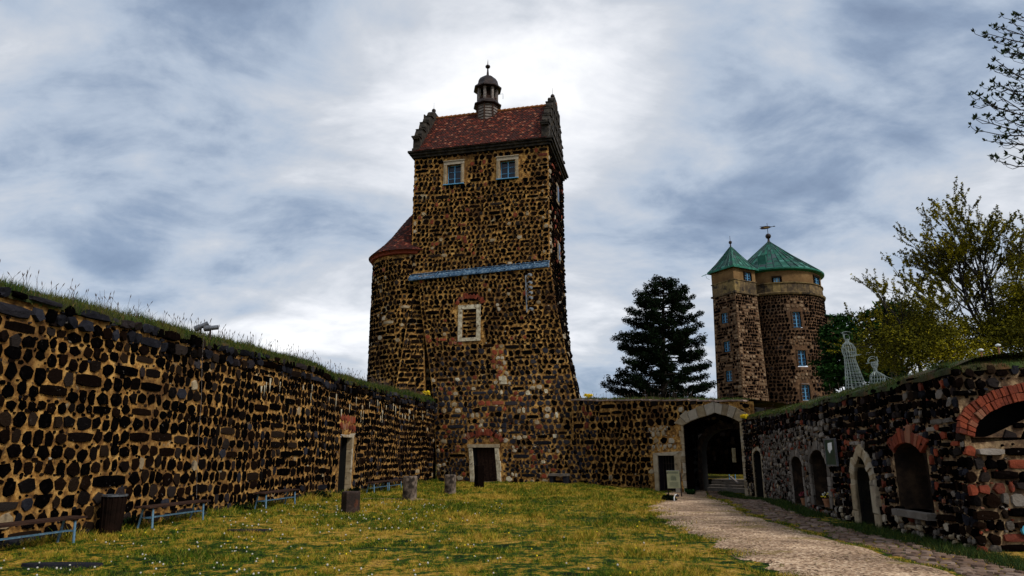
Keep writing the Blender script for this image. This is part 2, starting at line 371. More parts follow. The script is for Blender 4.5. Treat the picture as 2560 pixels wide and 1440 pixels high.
# ------------------------------------------------------------ wall surfaces: P(u, v, h) -> point
def solve(P, px, py, g=(3, 2)):
    u, v = g
    for _ in range(30):
        x, y = proj(P(u, v, 0)); e = 1e-3
        xu, yu = proj(P(u+e, v, 0)); xv, yv = proj(P(u, v+e, 0))
        a, b, c, d = (xu-x)/e, (xv-x)/e, (yu-y)/e, (yv-y)/e
        det = a*d-b*c
        if abs(det) < 1e-9: break
        dx, dy = px-x, py-y
        du = (d*dx-b*dy)/det; dv = (-c*dx+a*dy)/det
        k = min(1, 2/max(abs(du), abs(dv), 1e-9)); u += du*k; v += dv*k
    return u, v
class Curve:
    """smooth plan curve; side=+1: surface faces to the right of travel"""
    def __init__(s, pts, side=1):
        P = [Vector(p) for p in pts]; P = [P[0]*2-P[1]]+P+[P[-1]*2-P[-2]]; o = []
        for i in range(1, len(P)-2):
            for k in range(12):
                t = k/12; a, b, c, d = P[i-1:i+3]
                o.append(.5*((2*b)+(c-a)*t+(2*a-5*b+4*c-d)*t*t+(-a+3*b-3*c+d)*t**3))
        o.append(P[-2]); s.p = o; s.side = side
        s.s = [0]
        for a, b in zip(o, o[1:]): s.s.append(s.s[-1]+(b-a).length)
        s.L = s.s[-1]
    def loc(s, u):
        uu = min(max(u, 0), s.L-1e-6)
        i = min(int(np.searchsorted(s.s, uu, 'right'))-1, len(s.p)-2)
        d = s.p[i+1]-s.p[i]; L = d.length; d = d/L
        return s.p[i]+d*(u-s.s[i]), Vector((d.y, -d.x))*s.side
    def __call__(s, u, v, h=0):
        p, n = s.loc(u); return Vector((p.x+n.x*h, p.y+n.y*h, v))
def flat(A, B):
    """vertical plane from A to B, facing right of travel"""
    A = Vector(A[:2]); B = Vector(B[:2]); d = (B-A).normalized(); n = Vector((d.y, -d.x))
    return lambda u, v, h=0: Vector((A.x+d.x*u+n.x*h, A.y+d.y*u+n.y*h, v))
def inside(poly, x, y):
    r = False; j = len(poly)-1
    for i in range(len(poly)):
        (xi, yi), (xj, yj) = poly[i], poly[j]
        if (yi > y) != (yj > y) and x < (xj-xi)*(y-yi)/(yj-yi)+xi: r = not r
        j = i
    return r
def offset(prof, w):
    """grow an opening outline (open polyline, from lower left over the top to lower right) outward"""
    cx = sum(p[0] for p in prof)/len(prof); o = []
    for i, p in enumerate(prof):
        a = Vector(prof[max(i-1, 0)]); b = Vector(prof[min(i+1, len(prof)-1)]); t = (b-a).normalized()
        n = Vector((-t.y, t.x))
        q = Vector(p); k = w
        if 0 < i < len(prof)-1:
            t1 = (q-a).normalized(); c = max(.5, abs(t1.dot(t))); k = w/c
        o.append((p[0]+n.x*k, p[1]+n.y*k))
    return o
def arch(ul, ur, vb, vs, vt, n=8, pointed=0):
    """outline: jambs from vb to spring vs, arch top at vt"""
    o = [(ul, vb), (ul, (vb+vs)/2), (ul, vs)]; c = (ul+ur)/2; r = (ur-ul)/2
    for i in range(1, n):
        a = math.pi*i/n
        x = -math.cos(a); y = math.sin(a)
        if pointed: y = (1-pointed)*y+pointed*(1-abs(x))
        o.append((c+r*x, vs+(vt-vs)*y))
    return o+[(ur, vs), (ur, (vb+vs)/2), (ur, vb)]
def rect(ul, ur, vb, vt): return [(ul, vb), (ul, vt), (ur, vt), (ur, vb)]
def surface(mb, P, u0, u1, v0, v1, cell, holes=(), mi=0, h=0):
    """wall skin as a grid with openings left out; v1 may be a function of u"""
    nu = max(1, int(round((u1-u0)/cell)))
    f1 = v1 if callable(v1) else (lambda u: v1)
    nv = max(1, int(round((max(f1(u0), f1(u1))-v0)/cell)))
    for i in range(nu):
        ua, ub = u0+(u1-u0)*i/nu, u0+(u1-u0)*(i+1)/nu
        for j in range(nv):
            a0 = v0+(f1(ua)-v0)*j/nv; a1 = v0+(f1(ua)-v0)*(j+1)/nv
            b0 = v0+(f1(ub)-v0)*j/nv; b1 = v0+(f1(ub)-v0)*(j+1)/nv
            if any(inside(hh, x, y) for hh in holes for x, y in ((ua, a0), (ub, b0), (ua, a1), (ub, b1), ((ua+ub)/2, (a0+b1)/2))): continue
            mb.quad(P(ua, a0, h), P(ub, b0, h), P(ub, b1, h), P(ua, a1, h), mi)
def reveal(mb, P, prof, depth, mi=0, front=.03, back=None, sill=True):
    n = len(prof)
    for i in range(n-1+(1 if sill else 0)):
        a = prof[i]; b = prof[(i+1) % n]
        mb.quad(P(*a, front), P(*b, front), P(*b, -depth), P(*a, -depth), mi)
    if back is not None:
        c = (sum(p[0] for p in prof)/n, sum(p[1] for p in prof)/n)
        for i in range(n):
            a = prof[i]; b = prof[(i+1) % n]; mb.add((P(*a, -depth), P(*b, -depth), P(*c, -depth)), ((0, 1, 2),), back)
def surround(mb, P, prof, width, thick, mi, block=.4, gap=.012, jit=.25, seg=None):
    """stone blocks set round an opening, each its own island"""
    out = offset(prof, width); n = len(prof)
    for i in range(n-1):
        if seg and not seg(i): continue
        a, b, A, B = [Vector(q) for q in (prof[i], prof[i+1], out[i], out[i+1])]
        L = (b-a).length; k = max(1, int(round(L/block))); ts = [0]
        for q in range(1, k): ts.append(q/k+rng.uniform(-.15, .15)/k)
        ts.append(1)
        for q in range(k):
            g = gap/L; t0, t1 = ts[q]+g/2, ts[q+1]-g/2; w = 1+rng.uniform(-jit, jit)
            p0, p1 = a.lerp(b, t0), a.lerp(b, t1); q0, q1 = A.lerp(B, t0), A.lerp(B, t1)
            q0 = p0+(q0-p0)*w; q1 = p1+(q1-p1)*w; th = thick*(1+rng.uniform(-.3, .3))
            ce = (p0+p1+q0+q1)/4; ring = [p0, p1, q1, q0]; inn = [ce+(r-ce)*.93 for r in ring]
            pts = [P(r.x, r.y, -.03) for r in ring]+[P(r.x, r.y, th*.75) for r in ring]+[P(r.x, r.y, th) for r in inn]
            fs = [(8, 9, 10, 11)]
            for e in range(4):
                j = (e+1) % 4; fs += [(e, j, 4+j, 4+e), (4+e, 4+j, 8+j, 8+e)]
            mb.add(pts, fs, mi)
def stones(mb, P, u0, u1, v0, v1, size, matf=1, holes=(), slab=.05, gap=.22, hh=.045, filler=.8, rnd=.17, seed=1, square=.5, course=.05, block=False):
    rg = random.Random(seed)
    f1 = v1 if callable(v1) else (lambda u: v1)
    vmax = max(f1(u0+(u1-u0)*k/20) for k in range(21)); v = v0; row = 0; dens = 2.4
    pa, pb = rg.uniform(0, 6), rg.uniform(0, 6)
    def put(cu, cv, w, h, sq, hmul=1):
        for q in holes:
            for (x, y) in ((cu, cv), (cu-w*.46, cv), (cu+w*.46, cv), (cu, cv-h*.46), (cu, cv+h*.46)):
                if inside(q, x, y): return
        if cv+h/2 > f1(cu)-.01:
            t_ = f1(cu)-.01; lo_ = cv-h/2; h2 = t_-lo_
            if h2 < .35*h: return
            h = h2; cv = (t_+lo_)/2
        slabq = w > h*1.8; n = rg.choice((5, 6, 7, 8)) if not slabq else 8
        mi = matf(cu, cv, rg) if callable(matf) else matf
        if mi is None: return
        a0 = rg.uniform(0, 6.28) if w < h*1.6 else .39
        r0, r1 = [], []; H = hh*hmul*rg.uniform(.5, 1.35); tx, ty = rg.uniform(-.3, .3), rg.uniform(-.3, .3)
        for k in range(n):
            an = a0+6.283*(k+rg.uniform(-.22, .22))/n
            c, s = math.cos(an), math.sin(an); e = 1/((abs(c)**(2+sq*4)+abs(s)**(2+sq*4))**(1/(2+sq*4)))
            r = e*(1+rg.uniform(-rnd, rnd*.6))
            if slabq:
                sx_, sy_ = ((1, .72), (.45, 1), (-.4, 1), (-1, .75), (-1, -.78), (-.45, -1), (.5, -1), (1, -.7))[k]; c, s = sx_, sy_; r = 1+rg.uniform(-.06, .03)
            x, y = cu+c*w/2*r, cv+s*h/2*r
            r0.append(P(x, y, -.02)); k2 = rg.uniform(.82, .93)
            r1.append(P(cu+c*w/2*r*k2, cv+s*h/2*r*k2, H*(1+tx*c+ty*s)*rg.uniform(.8, 1.15)))
        pts = r0+r1+[P(cu+rg.uniform(-.1, .1)*w, cv+rg.uniform(-.1, .1)*h, H*rg.uniform(1.0, 1.3))]
        fs = []
        for k in range(n):
            j = (k+1) % n; fs += [(k, j, n+j, n+k), (n+k, n+j, 2*n)]
        mb.add(pts, fs, mi)
    while v < vmax:
        rh = size*rg.uniform(.74, 1.2)
        if rg.random() < .12: rh *= .65
        u = u0+rg.uniform(0, .04)-(0 if rg.random() < .5 else 0)
        while u < u1:
            if rg.random() < slab: w = rh*rg.uniform(2.0, 3.6); hgt = rh*rg.uniform(.6, .85); sq = 1.6
            else: w = rh*rg.choice((rg.uniform(.6, 1.0), rg.uniform(.85, 1.45))); hgt = rh*rg.uniform(.93, 1.12); sq = square*rg.uniform(.2, 1.8)
            g = size*gap*rg.uniform(.6, 1.6)
            if u1-(u+w) < size*.6: w = max(u1-.02-u, size*.3)
            cu = u+w/2
            cv = v+rh/2+course*math.sin(u*.7+pa)+course*.6*math.sin(u*1.9+pb)+rg.uniform(-.15, .15)*size
            if cu-w/2 > u0-.05 and cu+w/2 < u1+.05: put(cu, cv, w, hgt, sq)
            for _q in range(2):
                if filler and rg.random() < filler*(1 if _q == 0 else .6):
                    s = size*rg.uniform(.14, .36)
                    put(u+w*rg.choice((1, 1, .5))+g/2+rg.uniform(-.12, .12)*size, cv+rg.choice((-1, 1))*rh*rg.uniform(.44, .62), s*rg.uniform(.8, 1.9), s, .3, .5)
            u += w+g
        v += rh+size*gap*.72; row += 1
# ============================================================ GROUND
def tz(x, y):
    z = -.32*math.exp(-((x-9.5)/5.5)**2-((y-33.5)/6)**2)
    return z+.05*math.sin(x*.33+1)*math.sin(y*.21) if 9 < y < 44 else z
def axis(lo, hi, step, ends):
    a = list(np.arange(lo, hi+1e-6, step)); return [-e for e in ends[::-1] if -e < lo]+a+[e for e in ends if e > hi]
gx = axis(-14, 14, .35, [20, 30, 50, 90, 200, 500, 1200]); gy = [-1200, -400, -100, -30, -10, 0, 5]+list(np.arange(8, 46, .35))+[50, 60, 80, 120, 250, 600, 1200]
b = MB(); b.v = [(x, y, tz(x, y)+(mnoise.noise((x*1.3, y*1.3, 0))*.03 if abs(x) < 14 and 8 < y < 45 else 0)) for y in gy for x in gx]
nx = len(gx)
b.f = [(j*nx+i, j*nx+i+1, (j+1)*nx+i+1, (j+1)*nx+i) for j in range(len(gy)-1) for i in range(nx-1)]; b.m = [0]*len(b.f)
tag(b.build('ground', M['lawn'], smooth=True), 'mossy courtyard lawn of green and ochre patches', kind='structure')
# path strips: left and right edge by distance
def lerp_tab(tab, y):
    for (a, va), (c, vc) in zip(tab, tab[1:]):
        if y <= c: return va+(vc-va)*max(0, (y-a))/(c-a)
    return tab[-1][1]
PL = [(7, 3.8), (10, 3.5), (12, 3.55), (14, 3.6), (17.7, 3.7), (21, 3.9), (24, 4.5), (28, 5.7), (32, 6.9), (35.4, 7.5), (38.2, 8.6)]
PR = [(7, 6.1), (11, 6.25), (13.5, 6.4), (18, 6.6), (21, 6.9), (25, 7.7), (29, 8.7), (33, 9.4), (35.4, 9.8), (38.2, 10.5)]
CR = [(7, 7.35), (12.5, 7.3), (16, 7.45), (18, 7.6), (21, 8.1), (24, 8.7), (28, 9.8), (31, 10.5), (33.5, 10.4), (36, 10.5), (38.2, 11)]
def pl(y): return lerp_tab(PL, y)+.45*mnoise.noise((y*.9, 3, 0))+.25*mnoise.noise((y*2.7, 9, 0))+.15*mnoise.noise((y*7.1, 9, 4))
def pr(y): return lerp_tab(PR, y)+.10*mnoise.noise((y*.9, 30, 0))
def cr(y): return lerp_tab(CR, y)+.12*mnoise.noise((y*1.1, 50, 0))
def strip(name, fl, fr, y0, y1, dz, mat, k=10, step=.2, label=''):
    b = MB(); ys = list(np.arange(y0, y1, step)); n = k+1
    for y in ys:
        a, c = fl(y), fr(y)
        for i in range(n):
            x = a+(c-a)*i/k; e = min(i, k-i)/k
            b.v.append((x, y, tz(x, y)+dz+.03*min(1, e*6)-(.05 if i in (0, k) else 0)+(mnoise.noise((x*1.3, y*1.3, 0))*.03 if y < 45 else 0)))
    b.f = [(j*n+i, j*n+i+1, (j+1)*n+i+1, (j+1)*n+i) for j in range(len(ys)-1) for i in range(k)]; b.m = [0]*len(b.f)
    return tag(b.build(name, mat, smooth=True), label, kind='structure')
strip('path', pl, pr, 6.5, 38, .012, M['gravel'], label='pale gravel path curving to the gateway')
# thin gravel patch between the stone posts
b = MB(); ctr = (-3.7, 26.3)
ring = []
for k in range(40):
    a = 6.283*k/40; r = 1+.35*mnoise.noise((math.cos(a)*2, math.sin(a)*2, 4))
    ring.append((ctr[0]+1.8*r*math.cos(a), ctr[1]+.4*r*math.sin(a)+.12*(1.8*math.cos(a))*-.25))
b.add([(x, y, tz(x, y)+.03+mnoise.noise((x*1.3, y*1.3, 0))*.03) for x, y in ring]+[(ctr[0], ctr[1], tz(*ctr)+.05)], [(k, (k+1) % 40, 40) for k in range(40)])
tag(b.build('path', M['gravel']), 'thin strip of bare gravel between the stone posts', kind='structure')
# cobbles: real stones
b = MB(); y = 7.0
while y < 38.2:
    a, c = pr(y)-.05, cr(y); x = a+rng.uniform(0, .1); ry = rng.uniform(.11, .17)
    while x < c:
        w = rng.uniform(.12, .26)
        if rng.random() < .93:
            z = tz(x, y)+.0+mnoise.noise((x*1.3, y*1.3, 0))*.03; h = rng.uniform(.012, .035)
            n = 6; p0 = []; p1 = []
            for k in range(n):
                an = 6.283*(k+rng.uniform(-.25, .25))/n
                cx, cy = x+w/2+math.cos(an)*w*.56, y+ry/2+math.sin(an)*ry*.60
                p0.append((cx, cy, z-.02)); p1.append((x+w/2+math.cos(an)*w*.44, y+ry/2+math.sin(an)*ry*.46, z+h))
            b.add(p0+p1, [(k, (k+1) % n, n+(k+1) % n, n+k) for k in range(n)]+[tuple(range(n, 2*n))])
        x += w+.015
    y += ry+.012
tag(b.build('cobbled_strip', M['cobble']), 'worn cobbled strip along the right wall', kind='structure')

# ============================================================ LEFT WALL
LW = Curve([(-10.3, 7.5), (-9.85, 10), (-9.3, 13), (-8.85, 16), (-8.4, 19.5), (-7.9, 23.5), (-7.2, 29), (-6.25, 36.5), (-5.0, 45.6)], 1)
def u_at(P, px, py, g): return solve(P, px, py, g)
LT = [(0, 715), (130, 752), (260, 782), (400, 815), (500, 842), (600, 868), (700, 890), (800, 915), (830, 935), (930, 962), (1000, 978), (1080, 996)]
lt = [solve(LW, px, py+8, (8+px/60, 4.5)) for px, py in LT]
def lwt(u): return lerp_tab([(-1, lt[0][1]-.03)]+lt, u)+.06*mnoise.noise((u*.8, 0, 2))
lw = thing('stone_wall', 'long dark basalt rubble wall with ochre mortar behind the benches, grass growing on its top', 'wall', (-9, 13, 0))
b = MB()
u0d, v0d = solve(LW, 846, 1226, (20, 0)); u1d, v1d = solve(LW, 874, 1226, (21, 0)); vtd = solve(LW, 860, 1093, ((u0d+u1d)/2, 2.4))[1]
dl = rect(u0d+.05, u1d-.1, -.2, vtd)
print('leftdoor', u0d, u1d, vtd)
surface(b, LW, 0, LW.L, -.4, lwt, .16, [dl])
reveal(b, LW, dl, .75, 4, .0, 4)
tp = MB()
def lmat(u, v, r):
    if u0d-.15 < u < u1d+.2 and vtd+.2 < v < vtd+.85: return 3
    if r.random() < .012: return 2
    if r.random() < .04: return 5
    if v < .7 and r.random() < .12: return 5
    return 1
stones(b, LW, .1, LW.L-.1, .02, lambda u: lwt(u)-.45, .275, lmat, [offset(dl, .22)], slab=.07, gap=.10, hh=.036, seed=3, course=.04, filler=.9)
# looser, rougher coping course
stones(b, LW, .1, LW.L-.1, 0, .12, .26, 5, (), gap=.05, hh=.10, filler=0, seed=4)
capP = lambda u, v, h=0: LW(u, lwt(u)-.50+v, h)
stones(b, capP, .1, LW.L-.1, .0, .55, .26, lambda u, v, r: 5 if r.random() < .5 else 1, (), gap=.03, hh=.10, filler=.6, seed=5, slab=.15)
# bird lime runs under the top
for k in range(34):
    u = rng.choice([rng.uniform(19, 36), rng.uniform(14, 36)]); v = lwt(u)-rng.uniform(.5, 1.3); L = rng.uniform(.15, .6); w = rng.uniform(.03, .08)
    pts = []
    for q in range(5):
        pts += [LW(u-w*(1-q*.2)+rng.uniform(-.01, .01), v-L*q/4, .062), LW(u+w*(1-q*.2), v-L*q/4, .062)]
    b.add(pts, [(2*q, 2*q+1, 2*q+3, 2*q+2) for q in range(4)], 6)
lwm = b.build('masonry', [M['mortar'], M['basalt'], M['sandstone'], M['brick'], M['black'], M['basalt_grey'], M['pale']], lw)
b = MB(); surround(b, LW, dl, .2, .05, 0, .45, seg=lambda i: i == 1); surround(b, LW, dl, .10, .045, 0, .5, seg=lambda i: i == 2)
# far jamb reveal in pale stone
for k in range(5):
    z0, z1 = -.1+(vtd+.1)*k/5, -.1+(vtd+.1)*(k+1)/5-.012; uu = dl[2][0]
    b.quad(LW(uu-.01, z0, .03), LW(uu-.01, z0, -.2), LW(uu-.01, z1, -.2), LW(uu-.01, z1, .03)); b.quad(LW(uu-.01, z0, -.2), LW(uu+.05, z0, -.2), LW(uu+.05, z1, -.2), LW(uu-.01, z1, -.2))
b.build('door_frame', M['sandstone'], lw)
b = MB(); 
for k in range(5):
    ua = dl[0][0]+(dl[2][0]-dl[0][0])*k/5; ub = dl[0][0]+(dl[2][0]-dl[0][0])*(k+1)/5-.015
    b.box((LW((ua+ub)/2, vtd/2-.05, -.72)), (ub-ua)/2, .02, vtd/2+.05, 0, (LW(ub, 1, 0)-LW(ua, 1, 0)).normalized(), LW.loc(ua)[1].to_3d())
b.build('door', M['darkwood'], lw)
# earth bank behind/on top
def bank(name, C, top, prof, u0, u1, step, label):
    b = MB(); us = np.arange(u0, u1, step); n = len(prof)
    for u in us:
        for (h, dz) in prof:
            p = C(u, top(u)+dz+.07*mnoise.noise((u*1.1, h*1.3, 5))*(1 if h < .1 else 0), h); b.v.append(tuple(p))
    b.f = [(j*n+i, j*n+i+1, (j+1)*n+i+1, (j+1)*n+i) for j in range(len(us)-1) for i in range(n-1)]; b.m = [0]*len(b.f)
    return tag(b.build(name, M['soil'], smooth=True), label, kind='structure')
LBP = [(.07, -.10), (.05, .02), (-.12, .14), (-.4, .24), (-1.0, .30), (-3, .30), (-7, .2), (-14, -.5)]
bank('bank', LW, lwt, LBP, 0, LW.L-.1, .25, 'earth bank behind the left wall')

# ============================================================ MIDDLE WALL WITH GATE
MA, MBp = (3.6, 41.5), (11.6, 33.7)
MW = flat(MA, MBp); ML = (Vector(MBp)-Vector(MA)).length
def mt(u): return 4.82-.072*u*.8+.04*mnoise.noise((u*.7, 7, 1))
def mv(px, py): return solve(MW, px, py, (6, 2))
M['shaderubble'] = pmat('shaded_rubble', [(.3, (.006, .004, .003)), (.5, (.022, .013, .008)), (.7, (.06, .036, .02))], 4, 8, .95, .9, 14)  # dark colour puts the passage's shade into the inner arch
M['palestone'] = pmat('pale_block', [(.3, (.07, .05, .028)), (.5, (.18, .135, .08)), (.7, (.36, .29, .20))], 4, 8, .9, .9, 22, island=[(0, (.12, .085, .05)), (.5, (.26, .19, .10)), (1, (.40, .36, .30))], imix=.55, patch=[(3, .6, .72, (.08, .06, .04))])
mw = thing('stone_wall', 'lower courtyard wall between the tall tower and the right wall, pierced by the wide gateway', 'wall', (7.5, 37.6, 0))
ga = mv(1719, 1236); gb = mv(1719, 1064); gc = mv(1789, 1034); gd = mv(1849, 1055)
gate = [(ga[0], -.5), (ga[0], gb[1]*.5), (ga[0], gb[1])]
for t, k in ((.25, .07), (.5, .08), (.75, .04)): gate.append((ga[0]+(gc[0]-ga[0])*t, gb[1]+(gc[1]-gb[1])*t+k))
gate.append((gc[0], gc[1]+.04))
for t, k in ((.25, .04), (.5, .08), (.75, .07)): gate.append((gc[0]+(gd[0]-gc[0])*t, gc[1]+(gd[1]-gc[1])*t+k))
gate += [(gd[0], gd[1]), (gd[0], gd[1]*.5), (gd[0], -.5)]
print('gate', gate)
da = mv(1650, 1236); db = mv(1686, 1139)
sdoor = rect(da[0], db[0], -.4, db[1])
b = MB()
surface(b, MW, 0, ML+.2, -.6, mt, .12, [gate, sdoor])
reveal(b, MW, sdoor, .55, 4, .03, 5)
def mmat(u, v, r):
    near = da[0]-.55 < u < ga[0]+.1 and v < 3.2
    if near and r.random() < .8: return 2
    if u > gd[0]+.1: return 4 if r.random() < .35 else 1
    if u < 1.9: return 4 if r.random() < .6 else (3 if r.random() < .06 else 1)
    if r.random() < .015: return 2
    return 1
def nearz(u, v): return da[0]-.5 < u < ga[0]
stones(b, MW, .05, ML, -.35, lambda u: mt(u)-.0, .33, mmat, [offset(gate, .5), offset(sdoor, .3)], slab=.03, gap=.13, hh=.05, seed=11, course=.03, square=.3)
b.build('masonry', [M['mortar'], M['basalt'], M['sandstone'], M['brick'], M['basalt_grey'], M['black']], mw)
b = MB(); 
surround(b, MW, gate, .58, .10, 0, .33, jit=.12, seg=lambda i: 2 <= i < len(gate)-3)
b.build('gate_arch', M['palestone'], mw)
b = MB(); surround(b, MW, gate, .24, .04, 0, .3, jit=.5, seg=lambda i: i < 2 or i >= len(gate)-3)
b.build('gate_jamb', M['sandstone'], mw)
b = MB(); surround(b, MW, sdoor, .26, .06, 0, 1.1, jit=.1)
b.build('door_frame', M['greystone'] if 0 else M['sandstone'], mw)
# iron-barred door leaf
b = MB()
for k in range(6):
    u = sdoor[0][0]+(sdoor[2][0]-sdoor[0][0])*(k+.5)/6; b.tube([MW(u, -.2, -.35), MW(u, db[1], -.35)], .014, 5)
for v in (.5, 1.2, 1.8): b.bar(MW(sdoor[0][0], v, -.35), MW(sdoor[2][0], v, -.35), .02, .03)
b.build('door_grille', M['lead'], mw)
# coping slabs
b = MB(); u = 0
while u < ML-.4:
    w = rng.uniform(.25, .5); z = mt(u+w/2)
    if True:
        d = (MW(1, 0, 0)-MW(0, 0, 0)); nn = (MW(0, 0, 1)-MW(0, 0, 0))
        b.box(MW(u+w/2, z+.03+rng.uniform(-.01, .015), -.28), w/2-.008, .40+rng.uniform(-.03, .03), .035, 0, d, nn)
    u += w
b.build('coping', M['coping'], mw)
# passage behind the gate, its shade put into near-black surfaces
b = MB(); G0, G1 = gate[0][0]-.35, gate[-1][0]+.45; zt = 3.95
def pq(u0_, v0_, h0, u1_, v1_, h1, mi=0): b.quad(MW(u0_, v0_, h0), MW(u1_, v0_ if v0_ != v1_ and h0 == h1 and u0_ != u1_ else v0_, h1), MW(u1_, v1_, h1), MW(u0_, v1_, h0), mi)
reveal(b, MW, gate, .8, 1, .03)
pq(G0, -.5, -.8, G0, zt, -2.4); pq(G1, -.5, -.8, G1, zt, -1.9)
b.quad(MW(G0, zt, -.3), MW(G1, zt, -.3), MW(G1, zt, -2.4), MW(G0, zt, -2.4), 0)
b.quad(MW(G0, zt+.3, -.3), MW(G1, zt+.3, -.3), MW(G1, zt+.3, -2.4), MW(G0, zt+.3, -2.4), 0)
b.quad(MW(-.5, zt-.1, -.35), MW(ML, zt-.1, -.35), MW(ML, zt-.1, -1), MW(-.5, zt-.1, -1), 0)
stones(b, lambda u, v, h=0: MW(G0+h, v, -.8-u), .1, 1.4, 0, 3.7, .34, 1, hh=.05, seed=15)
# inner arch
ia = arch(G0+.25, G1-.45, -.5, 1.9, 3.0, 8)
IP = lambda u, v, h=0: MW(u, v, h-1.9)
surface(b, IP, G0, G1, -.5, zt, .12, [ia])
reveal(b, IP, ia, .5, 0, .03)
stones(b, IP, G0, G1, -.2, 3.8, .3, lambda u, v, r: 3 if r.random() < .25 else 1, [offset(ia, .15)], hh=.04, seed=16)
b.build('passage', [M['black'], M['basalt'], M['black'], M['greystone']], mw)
b = MB(); surround(b, IP, ia, .3, .06, 0, .4); b.build('inner_arch', M['shaderubble'], mw)
# range of buildings beyond the gate, shade put into its near-black colour
bw = thing('outbuilding', 'stone building seen through the gateway, its shade put into near-black colour', 'building', tuple(MW(6, 0, -11)))
BP = lambda u, v, h=0: MW(u, v, h-11)
b = MB(); surface(b, BP, -6, 16, -.5, 3.9, .5)
stones(b, BP, 0, 13, .3, 3.7, .33, lambda u, v, r: 2 if u > 10 and r.random() < .5 else 1, hh=.04, seed=17, gap=.05)
b.quad(BP(-6, 3.9, 0), BP(16, 3.9, 0), BP(16, 5.0, -3), BP(-6, 5.0, -3), 0)
b.build('wall', [M['basalt'], M['basalt'], M['sandstone']], bw)
b = MB(); wx = solve(BP, 1836, 1138, (10, 2)); b.quad(BP(wx[0]-.13, wx[1]-.45, .07), BP(wx[0]+.13, wx[1]-.45, .07), BP(wx[0]+.13, wx[1]+.45, .07), BP(wx[0]-.13, wx[1]+.45, .07))
b.build('window', M['pale'], bw)
# steps up beyond the gate
st = thing('stone_steps', 'four low stone steps rising behind the gateway', 'steps', tuple(MW((G0+G1)/2, -.2, -3)))
for k in range(4):
    b = MB(); h0 = -2.2-.38*k; z = -.18+.135*(k+1)
    d = (MW(1, 0, 0)-MW(0, 0, 0)); nn = (MW(0, 0, 1)-MW(0, 0, 0)); hz = (z+.6)/2
    b.box(MW((G0+G1)/2, z-hz, h0-.35), (G1-G0)/2-.1, .36+.3*(k == 3), hz, 0, d, nn, bev=.02)
    b.build('step', M['greystone'], st)
b = MB()
b.add([MW(-3, .33, -3.9), MW(14, .33, -3.9), MW(14, .42, -11), MW(-3, .42, -11)], ((0, 1, 2, 3),))
tag(b.build('upper_yard', M['lawn']), 'upper yard beyond the steps', kind='structure')
hr = thing('handrail', 'short blue-posted handrail beside the steps in the gateway', 'railing', tuple(MW(G1-.9, .3, -3.2)))
b = MB(); 
for px in (1823, 1838):
    p = solve(lambda u, v, h=0: MW(u, v, -3.3), px, 1190, (9, .5)); b.tube([MW(p[0], .25, -3.3), MW(p[0], .62, -3.3)], .025, 6)
    b.build('post', M['bluepaint'], hr); b = MB()
b = MB(); p0 = solve(lambda u, v, h=0: MW(u, v, -3.0), 1824, 1194, (9, .5)); p1 = solve(lambda u, v, h=0: MW(u, v, -2.2), 1848, 1213, (9, .5))
b.bar(MW(p0[0], p0[1]+.05, -3.1), MW(p1[0], p1[1]+.1, -2.1), .12, .07); b.build('rail', M['greywood'], hr)
# earth on top of the middle wall
MCv = Curve([MA, ((MA[0]+MBp[0])/2, (MA[1]+MBp[1])/2), MBp], 1)
bank('bank', MCv, mt, [(-.12, .06), (-.3, .12), (-.8, .16), (-3, .16), (-9, .1)], .1, ML, .3, 'earth bank on top of the middle wall')

# ============================================================ RIGHT WALL
RW = Curve([(8.12, 12.55), (8.17, 13.7), (8.28, 16), (8.5, 19), (9.2, 23), (10.2, 27), (11.05, 31), (11.3, 34.2)], -1)
RT = [(2381, 925), (2300, 946), (2207, 970), (2140, 985), (2060, 1004), (1973, 1028), (1905, 1040), (1873, 1044)]
rtv = []
for px, py in RT: rtv.append(solve(RW, px, py, (max(.5, (2400-px)/22), 3)))
rtv.sort(); print('rt', rtv)
def rtf(u): return lerp_tab([(-.5, rtv[0][1])]+rtv, u)+.05*mnoise.noise((u*.9, 3, 3))
def rs(px, py, g=None): return solve(RW, px, py, g or (max(.3, (2450-px)/30), 1.5))
rw = thing('stone_wall', 'right-hand ruined wall of mixed basalt, brick and grey blocks with arched niches and a big brick arch', 'wall', (8.4, 18, 0))
M['shaderubble'] = pmat('shaded_rubble', [(.3, (.006, .004, .003)), (.5, (.022, .013, .008)), (.7, (.06, .036, .02))], 4, 8, .95, .9, 14)  # dark colour puts the shade inside the niches into their rubble
def niche(pxl, pxr, pyb, pys, pyt, pointed=0, sill=None, nn=8):
    ul = rs(pxr, (pyb+pys)/2)[0]; ur = rs(pxl, (pyb+pys)/2)[0]; m = (pxl+pxr)/2
    vb = rs(m, pyb)[1]; vs = rs(m, pys)[1]; vt = rs(m, pyt)[1]
    print('niche', pxl, round(ul, 2), round(ur, 2), round(vb, 2), round(vs, 2), round(vt, 2))
    return arch(ul, ur, vb if sill is None else sill, vs, vt, nn, pointed)
nA = niche(2153, 2192, 1325, 1212, 1140, .28, -.3, 16)     # pale pointed doorway
nB = niche(2248, 2324, 1276, 1150, 1106)               # deep brick-topped niche
nC = niche(2034, 2074, 1266, 1160, 1124)               # tall niche with flower pot
nD = niche(1986, 2013, 1262, 1165, 1141)               # niche with red plant
nE = niche(1889, 1909, 1250, 1140, 1126, 0, -.45)      # far dark doorway
holes = [nA, nB, nC, nD, nE]
b = MB()
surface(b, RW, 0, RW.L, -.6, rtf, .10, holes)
uA = nA[0][0]; uC = nC[-1][0]; uE = nE[-1][0]
